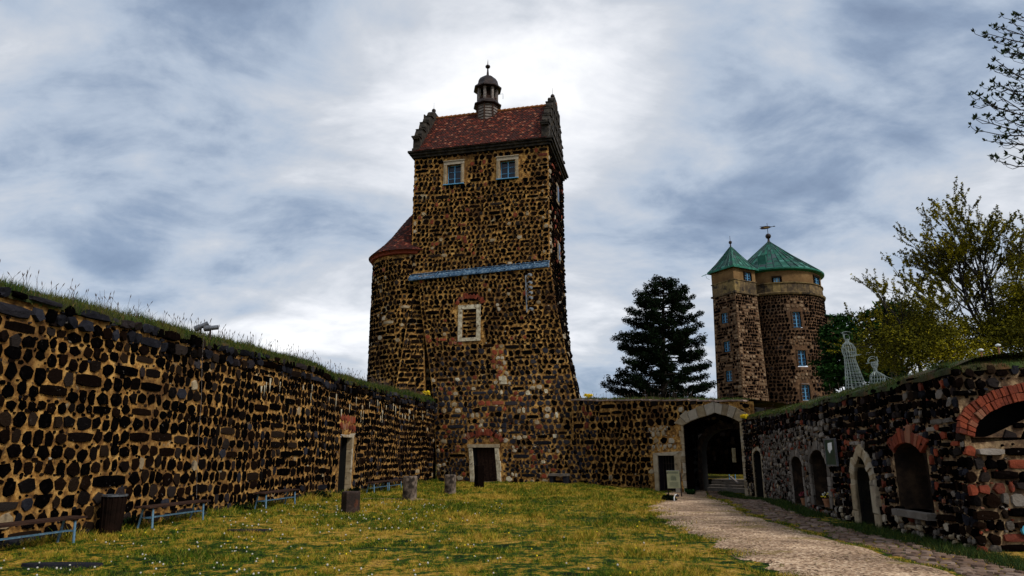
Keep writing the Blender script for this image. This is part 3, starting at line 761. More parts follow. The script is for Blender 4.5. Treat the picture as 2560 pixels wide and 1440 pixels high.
def rmat(u, v, r):
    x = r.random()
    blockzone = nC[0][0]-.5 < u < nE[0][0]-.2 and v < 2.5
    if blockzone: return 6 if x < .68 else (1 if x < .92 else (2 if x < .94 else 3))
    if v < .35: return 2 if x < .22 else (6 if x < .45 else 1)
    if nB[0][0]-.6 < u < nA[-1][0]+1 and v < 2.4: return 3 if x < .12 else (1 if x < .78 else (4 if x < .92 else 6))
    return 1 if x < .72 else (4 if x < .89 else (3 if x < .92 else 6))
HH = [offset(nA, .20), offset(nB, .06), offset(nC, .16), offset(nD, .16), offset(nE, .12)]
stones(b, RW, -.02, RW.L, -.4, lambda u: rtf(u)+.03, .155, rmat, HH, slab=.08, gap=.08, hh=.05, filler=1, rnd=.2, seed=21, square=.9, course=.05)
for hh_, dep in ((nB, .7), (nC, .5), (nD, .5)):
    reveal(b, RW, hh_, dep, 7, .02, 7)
for (hh_, dep, sd, mf) in ((nB, .7, 22, lambda u, v, r: 3 if r.random() < .25 else 1), (nC, .5, 23, lambda u, v, r: 3 if r.random() < .55 else 1), (nD, .5, 24, lambda u, v, r: 3 if r.random() < .4 else 1)):
    NP = lambda u, v, h=0, dep=dep: RW(u, v, h-dep)
    us = [p[0] for p in hh_]; vs_ = [p[1] for p in hh_]
    stones(b, NP, min(us), max(us), min(vs_), max(vs_), .2, mf, (), gap=.12, hh=.03, seed=sd, filler=.5)
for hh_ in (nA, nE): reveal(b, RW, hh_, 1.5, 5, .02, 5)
b.build('masonry', [M['mortar_dark'], M['basalt'], M['sandstone'], M['brick'], M['basalt_grey'], M['black'], M['greystone'], M['shaderubble']], rw)
b = MB(); surround(b, RW, nA, .24, .09, 0, 1.2, jit=.0, gap=.001)
# chamfered inner reveal of the pointed doorway
for i in range(len(nA)-1): b.quad(RW(*nA[i], .08), RW(*nA[i+1], .08), RW(*nA[i+1], -.40), RW(*nA[i], -.40))
tag(b.build('door_frame', M['greystone'] if 0 else M['sandstone'], rw), 'pale pointed-arch stone door surround')
b = MB(); surround(b, RW, nB, .30, .07, 0, .10, jit=.25, seg=lambda i: 3 <= i < len(nB)-4); b.build('brick_arch', M['brick'], rw)
b = MB(); surround(b, RW, nC, .2, .05, 0, .3, jit=.4); b.build('niche_frame', M['greystone'], rw)
b = MB(); surround(b, RW, nD, .2, .05, 0, .3, jit=.4); b.build('niche_frame', M['greystone'], rw)
b = MB(); surround(b, RW, nE, .16, .05, 0, .7, jit=.1); b.build('door_frame', M['sandstone'], rw)
b = MB(); 
for k in range(5):
    ua = nA[0][0]+(nA[-1][0]-nA[0][0])*k/5; ub = ua+(nA[-1][0]-nA[0][0])/5-.012
    vt = [1.55, 1.85, 2.0, 1.85, 1.55][k]
    t_ = (RW(ub, 1, 0)-RW(ua, 1, 0)).normalized(); nn = RW.loc(ua)[1].to_3d(); b.box(RW((ua+ub)/2, vt/2-.1, -.9), (ub-ua)/2, .03, vt/2+.1, 0, t_, nn)
b.build('door', M['darkwood'], rw)
# sill of niche B
b = MB(); t_ = (RW(nB[-1][0], 1, 0)-RW(nB[0][0], 1, 0)).normalized(); um = (nB[0][0]+nB[-1][0])/2; b.box(RW(um, nB[0][1]-.07, -.12), (nB[-1][0]-nB[0][0])/2+.1, .30, .07, 0, t_, RW.loc(um)[1].to_3d(), bev=.1)
b.build('sill', M['greystone'], rw)
# the near section turned towards the viewer, with the big brick arch
FA, FB = (8.12, 12.55), (13.5, 12.75)
FW = flat(FA, FB)
zc = rtf(0)
def ft(u): return zc+.10*min(u, 3)+.04*mnoise.noise((u, 8, 8))
ba = [(.16, 1.90)]
for i in range(0, 15):
    a = math.pi*i/14; ba.append((1.76-1.6*math.cos(a), 1.92+.70*math.sin(a)))
bap = ba[1:]
b = MB()
surface(b, FW, 0, 5.3, -.5, ft, .12, [bap])
bap_c = bap
IPF = lambda u, v, h=0: FW(u, v, h-.9)
reveal(b, FW, bap, .9, 3, .02, 5, sill=True)
def fmat(u, v, r):
    x = r.random()
    if v > 2.2: return 1 if x < .8 else (6 if x < .88 else 4)
    if u < 1.0: return 3 if x < .30 else (1 if x < .85 else 6)
    return 1 if x < .72 else (3 if x < .84 else (6 if x < .93 else 2))
stones(b, FW, -.08, 5.2, -.1, lambda u: ft(u)+.03, .205, fmat, [offset(bap, .28)], slab=.2, gap=.09, hh=.06, filler=1, rnd=.18, seed=31, square=.9, course=.03)
# rubble infill rising to the right inside the arch
infill = lambda u: 1.93+max(0, (u-.55))*.42
IF = lambda u, v, h=0: FW(u, v, h-.18)
surface(b, IF, .16, 3.36, 1.7, lambda u: min(infill(u), 1.92+.70*math.sqrt(max(0, 1-((u-1.76)/1.6)**2))), .12)
stones(b, IF, .8, 3.3, 1.85, infill, .22, 1, (), gap=.14, hh=.05, seed=33)
b.build('masonry', [M['mortar_dark'], M['basalt'], M['sandstone'], M['brick'], M['basalt_grey'], M['black'], M['greystone']], rw)
b = MB()
surround(b, FW, bap, .145, .06, 0, .085, jit=.08, gap=.012)
surround(b, FW, offset(bap, .155), .15, .055, 0, .085, jit=.12, gap=.012)
tag(b.build('brick_arch', M['brick'], rw), 'wide segmental arch of two rings of red brick')
bank('bank', RW, rtf, [(.06, -.08), (.05, .02), (-.1, .10), (-.4, .22), (-1.0, .30), (-2.2, .34), (-5, .34), (-12, .3)], .0, RW.L-.2, .25, 'grassy bank behind the right wall')
FCv = Curve([FA, (10.5, 12.64), FB], 1)
bank('bank', FCv, ft, [(.06, -.08), (.04, .02), (-.1, .08), (-.4, .12), (-.9, .14)], .12, 5.2, .25, 'grassy bank over the brick arch')
# ============================================================ MAIN TOWER
tw = thing('castle_tower', 'tall square basalt tower with red tiled saddle roof, ornate gables and a lantern turret', 'tower', (-2, 47, 0))
A, B_, C_, D_ = Vector((-7.03, 45.8)), Vector((2.5, 43.5)), Vector((3.95, 49.8)), Vector((-5.6, 52.1))
EZ = 22.75; SZ = 13.7
TL = (B_-A).length; TD = (C_-B_).length
F = flat(A, B_); FR = flat(B_, C_); FL = flat(D_, A); FBk = flat(C_, D_)
dU = (B_-A).normalized().to_3d(); dN = Vector((dU.y, -dU.x, 0)); ZV = Vector((0, 0, 1))
def tpx(px, py, g=(5, 18)): return solve(F, px, py, g)
w1 = [tpx(1117, 462), tpx(1153, 410)]; w2 = [tpx(1250, 448), tpx(1288, 399)]
wo1 = rect(w1[0][0], w1[1][0], w1[0][1], w1[1][1]); wo2 = rect(w2[0][0], w2[1][0], w2[0][1], w2[1][1])
print('tw windows', wo1, wo2)
b = MB()
surface(b, F, 0, TL, SZ-.6, EZ, .2, [wo1, wo2]); surface(b, FR, 0, TD, 0, EZ, .8); surface(b, FL, 0, TD, 0, EZ, .8); surface(b, FBk, 0, TL, 0, EZ, 1)
for w in (wo1, wo2): reveal(b, F, w, .45, 0, .02)
bx = [tpx(1128, 590)[0], tpx(1128, 590)[1]]
def tmat(u, v, r):
    x = r.random()
    if v > 19 and x < .06: return 3
    rr = math.hypot(u-bx[0], (v-(bx[1]-1.5)))
    if 1.35 < rr < 1.65 and v > bx[1]-1.2: return 3 if x < .7 else 2
    if u < .45 or u > TL-.45: return 2 if x < .3 else 1
    if x < .035: return 3
    if x < .05: return 2
    return 1
def mort_gap(u, v, r): return tmat(u, v, r)
stones(b, F, .03, TL-.03, SZ+.3, EZ-.15, .30, tmat, [offset(wo1, .38), offset(wo2, .38)], slab=.045, gap=.18, hh=.04, seed=41, filler=.7, course=.05)
stones(b, FR, .03, TD-.03, 5, EZ-.15, .30, tmat, (), slab=.1, gap=.15, hh=.09, seed=42, filler=.3)
stones(b, FL, .03, TD-.03, 8, EZ-.15, .30, 1, (), slab=.1, gap=.26, hh=.07, seed=43, filler=.2)
tmats = [M['mortar'], M['basalt'], M['sandstone'], M['brick'], M['basalt_grey'], M['pale'], M['black']]
b.build('masonry', tmats, tw)

# lower, thickened body: corners by height
SEC = [(0, (-4.75, 45.0), (4.45, 40.7)), (5.5, (-5.2, 45.15), (3.85, 42.0)), (8.0, (-5.6, 45.25), (3.38, 42.5)), (11, (-6.15, 45.35), (2.85, 42.95)), (SZ-.1, (-6.45, 45.4), (2.55, 43.1))]
def sec(z):
    z = min(max(z, 0), SZ-.1)
    for (z0, a0, b0), (z1, a1, b1) in zip(SEC, SEC[1:]):
        if z <= z1:
            t = (z-z0)/(z1-z0); return Vector(a0).lerp(Vector(a1), t), Vector(b0).lerp(Vector(b1), t)
LL = 9.4
def G(u, v, h=0):
    a, c = sec(v); d = (c-a).normalized(); n = Vector((d.y, -d.x)); p = a+(c-a)*(u/LL)+n*h
    return Vector((p.x, p.y, v))
def gp(px, py, g=(5, 5)): return solve(G, px, py, g)
dr0 = gp(1188, 1203, (4, 0)); dr1 = gp(1237, 1119, (5, 2)); door = rect(dr0[0], dr1[0], -.2, dr1[1])
bw0 = gp(1155, 845); bw1 = gp(1192, 772); blind = rect(bw0[0], bw1[0], bw0[1], bw1[1])
wp = gp(1258, 951)
def upright(u0_, v0_):
    a0, e0 = sec(v0_); xc = a0.x+(e0.x-a0.x)*u0_/LL; k = (e0-a0).length/LL
    def P(u, v, h=0):
        a, c = sec(v); dx = (e0-a0).normalized().x; return G(((xc+(u-u0_)*k*dx)-a.x)/(c.x-a.x)*LL, v, h)
    return P
bm = gp(1174, 808); Pb_ = upright(*bm); q0 = solve(Pb_, 1155, 845, bm); q1 = solve(Pb_, 1192, 772, bm)
bl_, br_ = solve(Pb_, 1156, 808, bm)[0], solve(Pb_, 1191, 808, bm)[0]; blind = rect(bl_, br_, q0[1], q1[1])
dm = gp(1212, 1160, (4, 1)); Pd_ = upright(*dm); dl_, dr_ = solve(Pd_, 1189, 1165, dm)[0], solve(Pd_, 1236, 1165, dm)[0]
print('door', door, 'blind', blind, proj(G(blind[0][0], blind[0][1])), proj(G(blind[2][0], blind[1][1])))
b = MB()
surface(b, G, 0, LL, -.3, SZ-.1, .2, [door])
reveal(b, G, door, .9, 6, .02, 6)
def rside(u, v, h=0):      # right flank of the thickened body
    a, c = sec(v); r = Vector((lerp_tab([(0, 5.7), (5.5, 4.75), (8, 4.3), (11, 3.97), (SZ, 3.95)], v), lerp_tab([(0, 47.4), (5.5, 48.4), (8, 48.8), (11, 49.2), (SZ, 49.6)], v)))
    d = (r-c).normalized(); n = Vector((d.y, -d.x)); q = c+(r-c)*(u/6.2)+n*h; return Vector((q.x, q.y, v))
def lside(u, v, h=0):
    a, c = sec(v); d = (c-a).normalized(); q = a+Vector((-d.y, d.x))*u-d*h; return Vector((q.x, q.y, v))
surface(b, rside, 0, 6.2, -.3, SZ-.1, .6); surface(b, lambda u, v, h=0: lside(5-u, v, h), 0, 5, -.3, SZ-.1, .6)
def rn(px, py, g=(5, 5)): return gp(px, py, g)
q1 = rn(1248, 905); q2 = rn(1225, 1010); q3 = rn(1120, 850); q4 = rn(1175, 745); q5 = rn(1210, 1098, (5, 3)); q6 = rn(1345, 1020, (7, 4))
qm = rn(1100, 1070, (1, 3))
def gmat(u, v, r):
    x = r.random()
    if abs(u-q1[0]) < .45 and abs(v-q1[1]) < 1.3: return 3 if x < .6 else 2
    if abs(u-q2[0]-1) < 1.6 and abs(v-q2[1]) < .35: return 3 if x < .35 else (2 if x < .5 else 4)
    if abs(u-q3[0]) < 1.6 and abs(v-q3[1]) < .3: return 3 if x < .4 else 1
    if abs(u-q5[0]) < 1.0 and .1 < v-door[1][1] < .25: return 2
    if abs(u-q6[0]) < 1.3 and abs(v-q6[1]) < 1.3 and x < .09: return 5
    if v < 6.6:
        if u > LL-1.2: return 4 if x < .55 else 1
        return 4 if x < .62 else (3 if x < .72 else (2 if x < .80 else (5 if x < .815 else 1)))
    if v < 8.5 and x < .3: return 4
    if x < .03: return 3
    if x < .05: return 2
    return 1
HB = [offset(door, .32), offset(blind, .36)+[(0, 0)][:0]]
bl_out = [(blind[0][0]-.30, blind[0][1]-.33), (blind[0][0]-.45, blind[1][1]+.33), (blind[2][0]+.25, blind[1][1]+.33), (blind[2][0]+.40, blind[0][1]-.33)]
HB = [offset(door, .32), bl_out]
stones(b, G, .02, LL-.02, .0, SZ-.2, .30, gmat, HB, slab=.03, gap=.17, hh=.04, seed=52, filler=1, course=.07)
stones(b, lambda u, v, h=0: Pb_(blind[0][0]+u, blind[0][1]+v, h+.0), 0, blind[2][0]-blind[0][0], 0, blind[1][1]-blind[0][1], .28, 1, (), slab=.3, gap=.3, hh=.05, seed=53)
stones(b, rside, .05, 6.1, .5, SZ-.2, .32, lambda u, v, r: 2 if r.random() < .1 else 1, (), slab=.15, gap=.2, hh=.10, seed=54, filler=.4)
stones(b, lambda u, v, h=0: lside(5-u, v, h), .05, 4.95, 4, SZ-.2, .32, 1, (), slab=.15, gap=.2, hh=.08, seed=55, filler=.2)
b.build('masonry', tmats, tw)
# top ledge of thickened body + blue sheet roof over it
b = MB(); s0 = solve(F, 1038, 687, (0, 13.8)); s1 = solve(F, 1376, 656, (9.5, 13.9))
zb, zt2 = SZ-.12, SZ+.30
uA0, uB0 = .05, TL-.02
F0 = F
def F(u, v, h=0): return F0(u, v+(-.26+.36*u/TL), h)
b.quad(F(uA0, zb, .5), F(uB0, zb, .5), F(uB0, zt2, .02), F(uA0, zt2, .02))
b.quad(F(uA0, zb-.07, .5), F(uB0, zb-.07, .5), F(uB0, zb, .5), F(uA0, zb, .5))
b.quad(F(uB0, zb-.07, .5), F(uB0, zb-.07, 0), F(uB0, zt2, .02), F(uB0, zb, .5)); b.quad(F(uA0, zb-.07, 0), F(uA0, zb-.07, .5), F(uA0, zb, .5), F(uA0, zt2, .02))
b.quad(F(uA0, zb-.07, 0), F(uB0, zb-.07, 0), F(uB0, zb-.07, .5), F(uA0, zb-.07, .5))
sh = b.build('sheet_roof', M['bluemetal'], tw)
b = MB()
for k in range(11):
    u = uA0+(uB0-uA0)*k/10; b.bar(F(u, zb+.03, .52), F(u, zt2+.05, .03), .055, .07, 0, dN)
b.bar(F(uA0, zt2+.05, .04), F(uB0, zt2+.05, .04), .05, .05, 0)
b.build('batten', M['bluemetal'], sh)
F = F0
# blind window frame
b = MB(); W0, W1, V0, V1 = blind[0][0], blind[2][0], blind[0][1], blind[1][1]; fw = .30
def slab_(mb, P, ua, ub, va, vb, th=.07, mi=0, j=.008):
    c = P((ua+ub)/2, (va+vb)/2, th/2-.03); X = (P(ub, (va+vb)/2)-P(ua, (va+vb)/2)).normalized(); Nn = (P((ua+ub)/2, (va+vb)/2, 1)-P((ua+ub)/2, (va+vb)/2, 0)).normalized()
    Yv = (P((ua+ub)/2, vb)-P((ua+ub)/2, va)).normalized()
    mb.box(c, (ub-ua)/2-j, th/2+.03, (vb-va)/2-j, mi, X, Nn, Yv)
for k in range(3):
    h = (V1-V0)/3; slab_(b, Pb_, W0-fw, W0, V0+h*k, V0+h*(k+1)); slab_(b, Pb_, W1, W1+fw, V0+h*k, V0+h*(k+1))
slab_(b, Pb_, W0-fw, W1+fw, V1, V1+fw); slab_(b, Pb_, W0-fw, W1+fw, V0-fw*.8, V0)
tag(b.build('blind_window', M['pale'], tw), 'pale stone frame of a walled-up window')
b = MB(); ap = arch(W0-fw, W1+fw, V1+fw-.1, V1+fw+.02, V1+fw+.42, 8); surround(b, Pb_, ap, .3, .05, 0, .1, jit=.3, seg=lambda i: 2 <= i < len(ap)-3)
b.build('brick_arch', M['brick'], tw)
b = MB(); slab_(b, G, wp[0]-.26, wp[0]+.24, wp[1]-.25, wp[1]+.27, .06); b.build('stone_block', M['white'] if 0 else M['pale'], tw)
b = MB(); kp = gp(1388, 1090, (8, 3)); slab_(b, G, kp[0]-.13, kp[0]+.13, kp[1]-.12, kp[1]+.12, .06); b.build('stone_block', M['pale'], tw)
# door
b = MB(); d0, d1, dt = door[0][0], door[2][0], door[1][1]
slab_(b, G, d0-.30, d0, -.1, dt*.5, .08); slab_(b, G, d0-.27, d0, dt*.5, dt, .08)
b.build('door_jamb', M['pale'], tw)
b = MB(); slab_(b, G, d1, d1+.26, -.1, dt*.33, .08); slab_(b, G, d1, d1+.32, dt*.33, dt*.62, .08); slab_(b, G, d1, d1+.27, dt*.62, dt, .08)
b.build('door_jamb', M['pale'], tw)
b = MB(); slab_(b, G, d0-.38, d1+.38, dt, dt+.22, .10); b.build('lintel', M['sandstone'], tw)
b = MB(); ap = arch(d0-.4, d1+.4, dt+.2, dt+.3, dt+.75, 10); surround(b, G, ap, .34, .04, 0, .08, jit=.35, seg=lambda i: 2 <= i < len(ap)-3); b.build('brick_arch', M['brick'], tw)
b = MB()
for k in range(6): 
    ua = d0+(d1-d0)*k/6; slab_(b, lambda u, v, h=0: G(u, v, h-.55), ua, ua+(d1-d0)/6, 0, dt, .05)
dd = b.build('door', M['darkwood'], tw)
b = MB(); b.bar(G(d0+.1, .2, -.48), G(d1-.1, dt-.3, -.48), .04, .12); b.build('door_brace', M['darkwood'], dd)
b = MB(); slab_(b, G, d0-.3, d1+.5, -.12, .06, .35); b.build('doorstep', M['greystone'], tw)

# top windows
def window(P, w, parent, fr=.24, deep=.25, bars=2, sillm=True, framemat='sandstone', pane='glass', bar=.036):
    W0, W1, V0, V1 = w[0][0], w[2][0], w[0][1], w[1][1]
    b = MB(); IPp = lambda u, v, h=0: P(u, v, h-deep)
    for (a, c, d, e) in ((W0, W0+bar*1.3, V0, V1), (W1-bar*1.3, W1, V0, V1), (W0, W1, V0, V0+bar*1.3), (W0, W1, V1-bar*1.3, V1)): slab_(b, IPp, a, c, d, e, .05, 0, 0)
    um = (W0+W1)/2; slab_(b, IPp, um-bar, um+bar, V0, V1, .07, 0, 0)
    for k in range(1, bars+1):
        v = V0+(V1-V0)*k/(bars+1); slab_(b, IPp, W0, W1, v-bar*.35, v+bar*.35, .045, 0, 0)
    wn = b.build('window', M['bluepaint'], parent)
    b = MB(); b.quad(IPp(W0, V0, 0), IPp(W1, V0, 0), IPp(W1, V1, 0), IPp(W0, V1, 0)); b.build('pane', M[pane], wn)
    if fr:
        b = MB(); slab_(b, P, W0-fr, W0, V0, V1, .07); slab_(b, P, W1, W1+fr, V0, V1, .07); slab_(b, P, W0-fr, W1+fr, V1, V1+fr, .08)
        if framemat == 'sandstone' and fr > .2:
            slab_(b, P, W0-fr-.04, W1+fr+.04, V1+fr, V1+fr+.07, .14)
            slab_(b, P, W0-fr*.55, W0-fr*.40, V0, V1, .10); slab_(b, P, W1+fr*.40, W1+fr*.55, V0, V1, .10)
        b.build('frame', M[framemat], wn)
    if sillm:
        b = MB(); slab_(b, P, W0-.25, W1+.25, V0-.07, V0, .16); b.build('sill', M['bluepaint'], wn)
window(F, wo1, tw); window(F, wo2, tw)
for zc_, uu in ((19.4, 3.4), (15.0, 3.5)):
    b = MB(); slab_(b, FR, uu-.5, uu+.5, zc_, zc_+1.5, .10); fo_ = b.build('window', M['sandstone'], tw)
    b = MB(); slab_(b, FR, uu-.33, uu+.33, zc_+.18, zc_+1.32, .13); b.build('pane', M['glass'], fo_)

M['gablestone'] = pmat('sooty_gable_stone', [(.3, (.006, .005, .004)), (.5, (.022, .018, .014)), (.7, (.075, .058, .04))], 3, 8, .9, .8, 18)
# cornice
b = MB()
def cornice(mb, z0, z1, out, mi=0):
    for P, L in ((F, TL), (FR, TD), (FBk, TL), (FL, TD)):
        slab_(mb, P, -out, L+out, z0, z1, out, mi, 0)
cornice(b, EZ-.28, EZ-.10, .16); cornice(b, EZ-.10, EZ+.06, .30); cornice(b, EZ+.06, EZ+.2, .42)
b.build('cornice', M['lead'] if 0 else M['greystone'] if 0 else M['gablestone'], tw)
# roof
RZ = 27.25; EE = EZ+.12
def slope(front):
    def Pf(u, v, h=0):     # v: 0 eave .. Ls ridge
        Ls = math.hypot(TD/2+.45, RZ-EE); t = v/Ls
        run = -.45+(TD/2+.45)*t; z = EE+(RZ-EE)*t; nz = (TD/2+.45)/Ls; nh = (RZ-EE)/Ls
        p = F(u, z, 0)
        base = -run if front else -(TD-run)
        q = F(u, z, base); d = dN*(1 if front else -1)
        return q+(d*nh+ZV*nz)*h
    return Pf, math.hypot(TD/2+.45, RZ-EE)
def tiles(mb, P, u0, u1, L, tw_=.19, ex=.17, seed=1, cut=None):
    rg = random.Random(seed); n = int(L/ex)
    for r in range(n+1):
        v = r*ex; u = u0-(tw_/2 if r % 2 else 0)
        while u < u1:
            if cut is None or cut(u+tw_/2, v):
                g = .012; h0 = .035+rg.uniform(-.008, .012); h1 = .012; j = rg.uniform(-.01, .01)
                a, c = max(u, u0)+g/2, min(u+tw_, u1)-g/2
                if c-a > .03:
                    m = (a+c)/2; vt = v+ex*1.25
                    pts = [P(a, v+.05+j, h0), P(m, v+j-.01, h0+.005), P(c, v+.05+j, h0), P(c, vt, h1), P(a, vt, h1), P(a, v+.05+j, h0-.022), P(m, v+j-.01, h0-.02), P(c, v+.05+j, h0-.022)]
                    mb.add(pts, ((0, 1, 2, 3, 4), (5, 6, 1, 0), (6, 7, 2, 1)))
            u += tw_
b = MB(); PF, LS = slope(True); PB, _ = slope(False)
for P in (PF, PB):
    b.quad(P(0, 0), P(TL, 0), P(TL, LS), P(0, LS)); tiles(b, P, .1, TL-.1, LS-.05, seed=5)
roof = b.build('roof', M['tile'], tw)
b = MB(); k = 0; u = .2
while u < TL-.2:
    b.tube([F(u, RZ+.04, -TD/2), F(u+.36, RZ+.06, -TD/2)], [.10, .13], 8); u += .36
b.build('ridge', M['ridge'], roof)
# gables: scrolled and stepped outline across the depth
hp = [(-.42, 0), (-.42, .22), (-.22, .24), (-.2, .95), (-.38, 1.0), (-.38, 1.22), (.12, 1.25), (.02, 1.55), (.2, 1.9), (.5, 1.95), (.5, 2.15), (.9, 2.2), (.8, 2.5), (.95, 2.85), (1.25, 2.9), (1.25, 3.1), (1.65, 3.15), (1.6, 3.5), (1.8, 3.8), (2.1, 3.85), (2.1, 4.05), (2.5, 4.1), (2.5, 4.5), (2.75, 4.75)]
prof_g = [(x, z) for x, z in hp]+[(TD-x, z) for x, z in hp[::-1]]
def prism(mb, P, prof, h0, h1, mi=0):
    n = len(prof); mb.add([P(x, z, h0) for x, z in prof]+[P(x, z, h1) for x, z in prof], [tuple(range(n)), tuple(range(n, 2*n))[::-1]]+[(i, n+i, n+(i+1) % n, (i+1) % n) for i in range(n)], mi)
for (PP, label) in ((lambda x, z, h: FR(x, EZ+.15+z, h), 'right'), (lambda x, z, h: FL(TD-x, EZ+.15+z, h), 'left')):
    b = MB(); prism(b, PP, prof_g, -.42, .10)
    gb_ = b.build('gable', M['gablestone'], tw)
    b = MB()
    for (x, z) in ((-.3, 1.22), (.5, 2.15), (1.25, 3.1), (2.1, 4.05)):
        for xx in (x, TD-x):
            b.box(PP(xx+(.12 if xx < 3 else -.12), z-.05, -.16), .24, .34, .045, 0, dN, dU)
            b.ball(PP(xx+(.10 if xx < 3 else -.10), z+.11, -.1), .13, 8)
    for z in (.15, 1.3, 2.25, 3.2):
        wdt = TD/2-z*.55; b.box(PP(TD/2, z, .12), wdt, .07, .07, 0, dN, dU)
        for k in range(5): b.box(PP(TD/2+(k-2)*wdt*.42, z+.5, .12), .09, .05, .42, 0, dN, dU)
    b.build('scroll_ornament', M['gablestone'], gb_)
    b = MB(); c = PP(TD/2, 4.75, -.16)
    b.lathe(c, [(.17, 0), (.10, .08), (.06, .2)], 8); b.ball(c+Vector((0, 0, .34)), .17, 10); b.tube([c+Vector((0, 0, .4)), c+Vector((0, 0, 1.05))], [.018, .008], 5)
    b.build('finial', M['lead'], gb_)
# lantern turret on the ridge
LC = F(4.5, 0, -TD/2); LC = Vector((LC.x, LC.y, 0)); lt_ = thing('x', '', '') if 0 else None
rot = math.atan2(dN.y, dN.x)
n0_ = len(bpy.data.objects)
b = MB(); b.lathe(LC, [(.80, 25.7), (.80, 27.75)], 8, 0, rot); lan = b.build('lantern_turret', M['greywood'], tw)
b = MB()
for k in range(8):
    a = rot+2*math.pi*k/8; p = LC+Vector((math.cos(a)*.81, math.sin(a)*.81, 0)); b.box(p+ZV*26.8, .05, .05, .95, 0)
    a2 = rot+2*math.pi*(k+1)/8; p2 = LC+Vector((math.cos(a2)*.81, math.sin(a2)*.81, 0))
    for j in range(7):
        z = 26.1+j*.24; b.bar(p+ZV*z, p2+ZV*z, .05, .03, 0)
b.build('boarding', M['darkwood'], lan)
b = MB(); b.lathe(LC, [(.75, 27.62), (1.05, 27.75), (1.05, 27.85), (.86, 28.05), (.80, 28.25), (.05, 28.3)], 8, 0, rot); b.build('lower_cornice', M['lead'], lan)
for k in range(8):
    a = rot+2*math.pi*k/8; p = LC+Vector((math.cos(a)*.70, math.sin(a)*.70, 0)); b = MB()
    b.box(p+ZV*28.98, .085, .085, .78, 0, (math.cos(a), math.sin(a), 0), (-math.sin(a), math.cos(a), 0)); b.build('column', M['greywood'], lan)
    a2 = rot+2*math.pi*(k+1)/8; p2 = LC+Vector((math.cos(a2)*.70, math.sin(a2)*.70, 0))
b = MB()
for k in range(8):
    a = rot+2*math.pi*k/8; a2 = rot+2*math.pi*(k+1)/8
    p = LC+Vector((math.cos(a)*.70, math.sin(a)*.70, 28.42)); p2 = LC+Vector((math.cos(a2)*.70, math.sin(a2)*.70, 28.42)); b.bar(p, p2, .05, .3)
    b.bar(p+ZV*1.15, p2+ZV*1.15, .06, .2)
b.tube([LC+ZV*28.2, LC+ZV*29.8], .22, 8); b.build('railing', M['darkwood'], lan)
b = MB(); b.lathe(LC, [(.55, 29.45), (1.06, 29.55), (1.06, 29.68), (.84, 29.95), (.80, 30.1), (.75, 30.4), (.62, 30.7), (.42, 30.92), (.16, 31.05), (.10, 31.2), (.07, 31.6), (.05, 32.0)], 8, 0, rot)
b.build('dome', M['lead'], lan)
b = MB(); b.ball(LC+ZV*32.15, .19, 12); b.tube([LC+ZV*32.3, LC+ZV*32.95], [.045, .008], 6); b.build('finial', M['lead'], lan)
b = MB(); q = LC+dU*.75+ZV*29.0; b.tube([q, q+dU*.42, q+dU*.42-ZV*.55], .015, 5); b.build('bracket', M['lead'], lan)

def lz(z): return z if z < 27.62 else 27.62+(z-27.62)*.80
for o_ in [lan]+list(lan.children_recursive):
    for v_ in o_.data.vertices:
        v_.co.z = lz(v_.co.z); v_.co.x = LC.x-(-2)+(v_.co.x-(LC.x+2))*1.06; v_.co.y = LC.y-47+(v_.co.y-(LC.y-47))*1.06
# ------------------------------------------------ round stair turret on the left
TC = Vector((-7.25, 48.7)); TR = 2.95
def cylP(c, r0, r1, z0, z1, a_start, sgn=1):
    def P(u, v, h=0):
        t = (v-z0)/(z1-z0); r = r0+(r1-r0)*t; a = a_start+u/r0*sgn
        return Vector((c[0]+math.cos(a)*(r+h), c[1]+math.sin(a)*(r+h), v))
    return P
TP = cylP(TC, TR, TR, 0, 16, R(150))
TZ = 15.55; per = R(185)*TR
b = MB(); surface(b, TP, 0, per, 2, TZ, .4)
stones(b, TP, .05, per, 4, TZ-.45, .30, lambda u, v, r: 2 if r.random() < .05 else (3 if r.random() < .02 else 1), (), slab=.06, gap=.15, hh=.05, seed=61, filler=.6)
stt = tag(b.build('stair_turret', tmats, tw), 'round stair turret on the left side of the tall tower')
b = MB(); b.lathe((TC.x, TC.y, 0), [(TR+.02, TZ-.3), (TR+.18, TZ-.25), (TR+.2, TZ-.1), (TR+.32, TZ), (TR+.1, TZ+.05)], 40, 0); b.build('cornice', M['brick'], stt)
ROP = [(TR+.36, TZ-.02), (TR-.05, TZ+.38), (TR-.65, TZ+.95), (TR-1.3, TZ+1.75), (TR-1.95, TZ+2.7), (TR-2.5, TZ+3.45), (.05, TZ+3.9)]
cum = [0]
for (r0_, z0_), (r1_, z1_) in zip(ROP, ROP[1:]): cum.append(cum[-1]+math.hypot(r1_-r0_, z1_-z0_))
def coneP(u, v, h=0):   # u: angle in units of arc at eave
    v = min(max(v, 0), cum[-1]-1e-4); i = min(int(np.searchsorted(cum, v, 'right'))-1, len(ROP)-2); t = (v-cum[i])/(cum[i+1]-cum[i])
    r = ROP[i][0]+(ROP[i+1][0]-ROP[i][0])*t; z = ROP[i][1]+(ROP[i+1][1]-ROP[i][1])*t
    a = R(150)+u/ROP[0][0]; return Vector((TC.x+math.cos(a)*(r+h*.7), TC.y+math.sin(a)*(r+h*.7), z+h*.7))
b = MB(); b.lathe((TC.x, TC.y, 0), ROP, 40, 0)
L_ = ROP[0][0]*R(185); rg = random.Random(9)
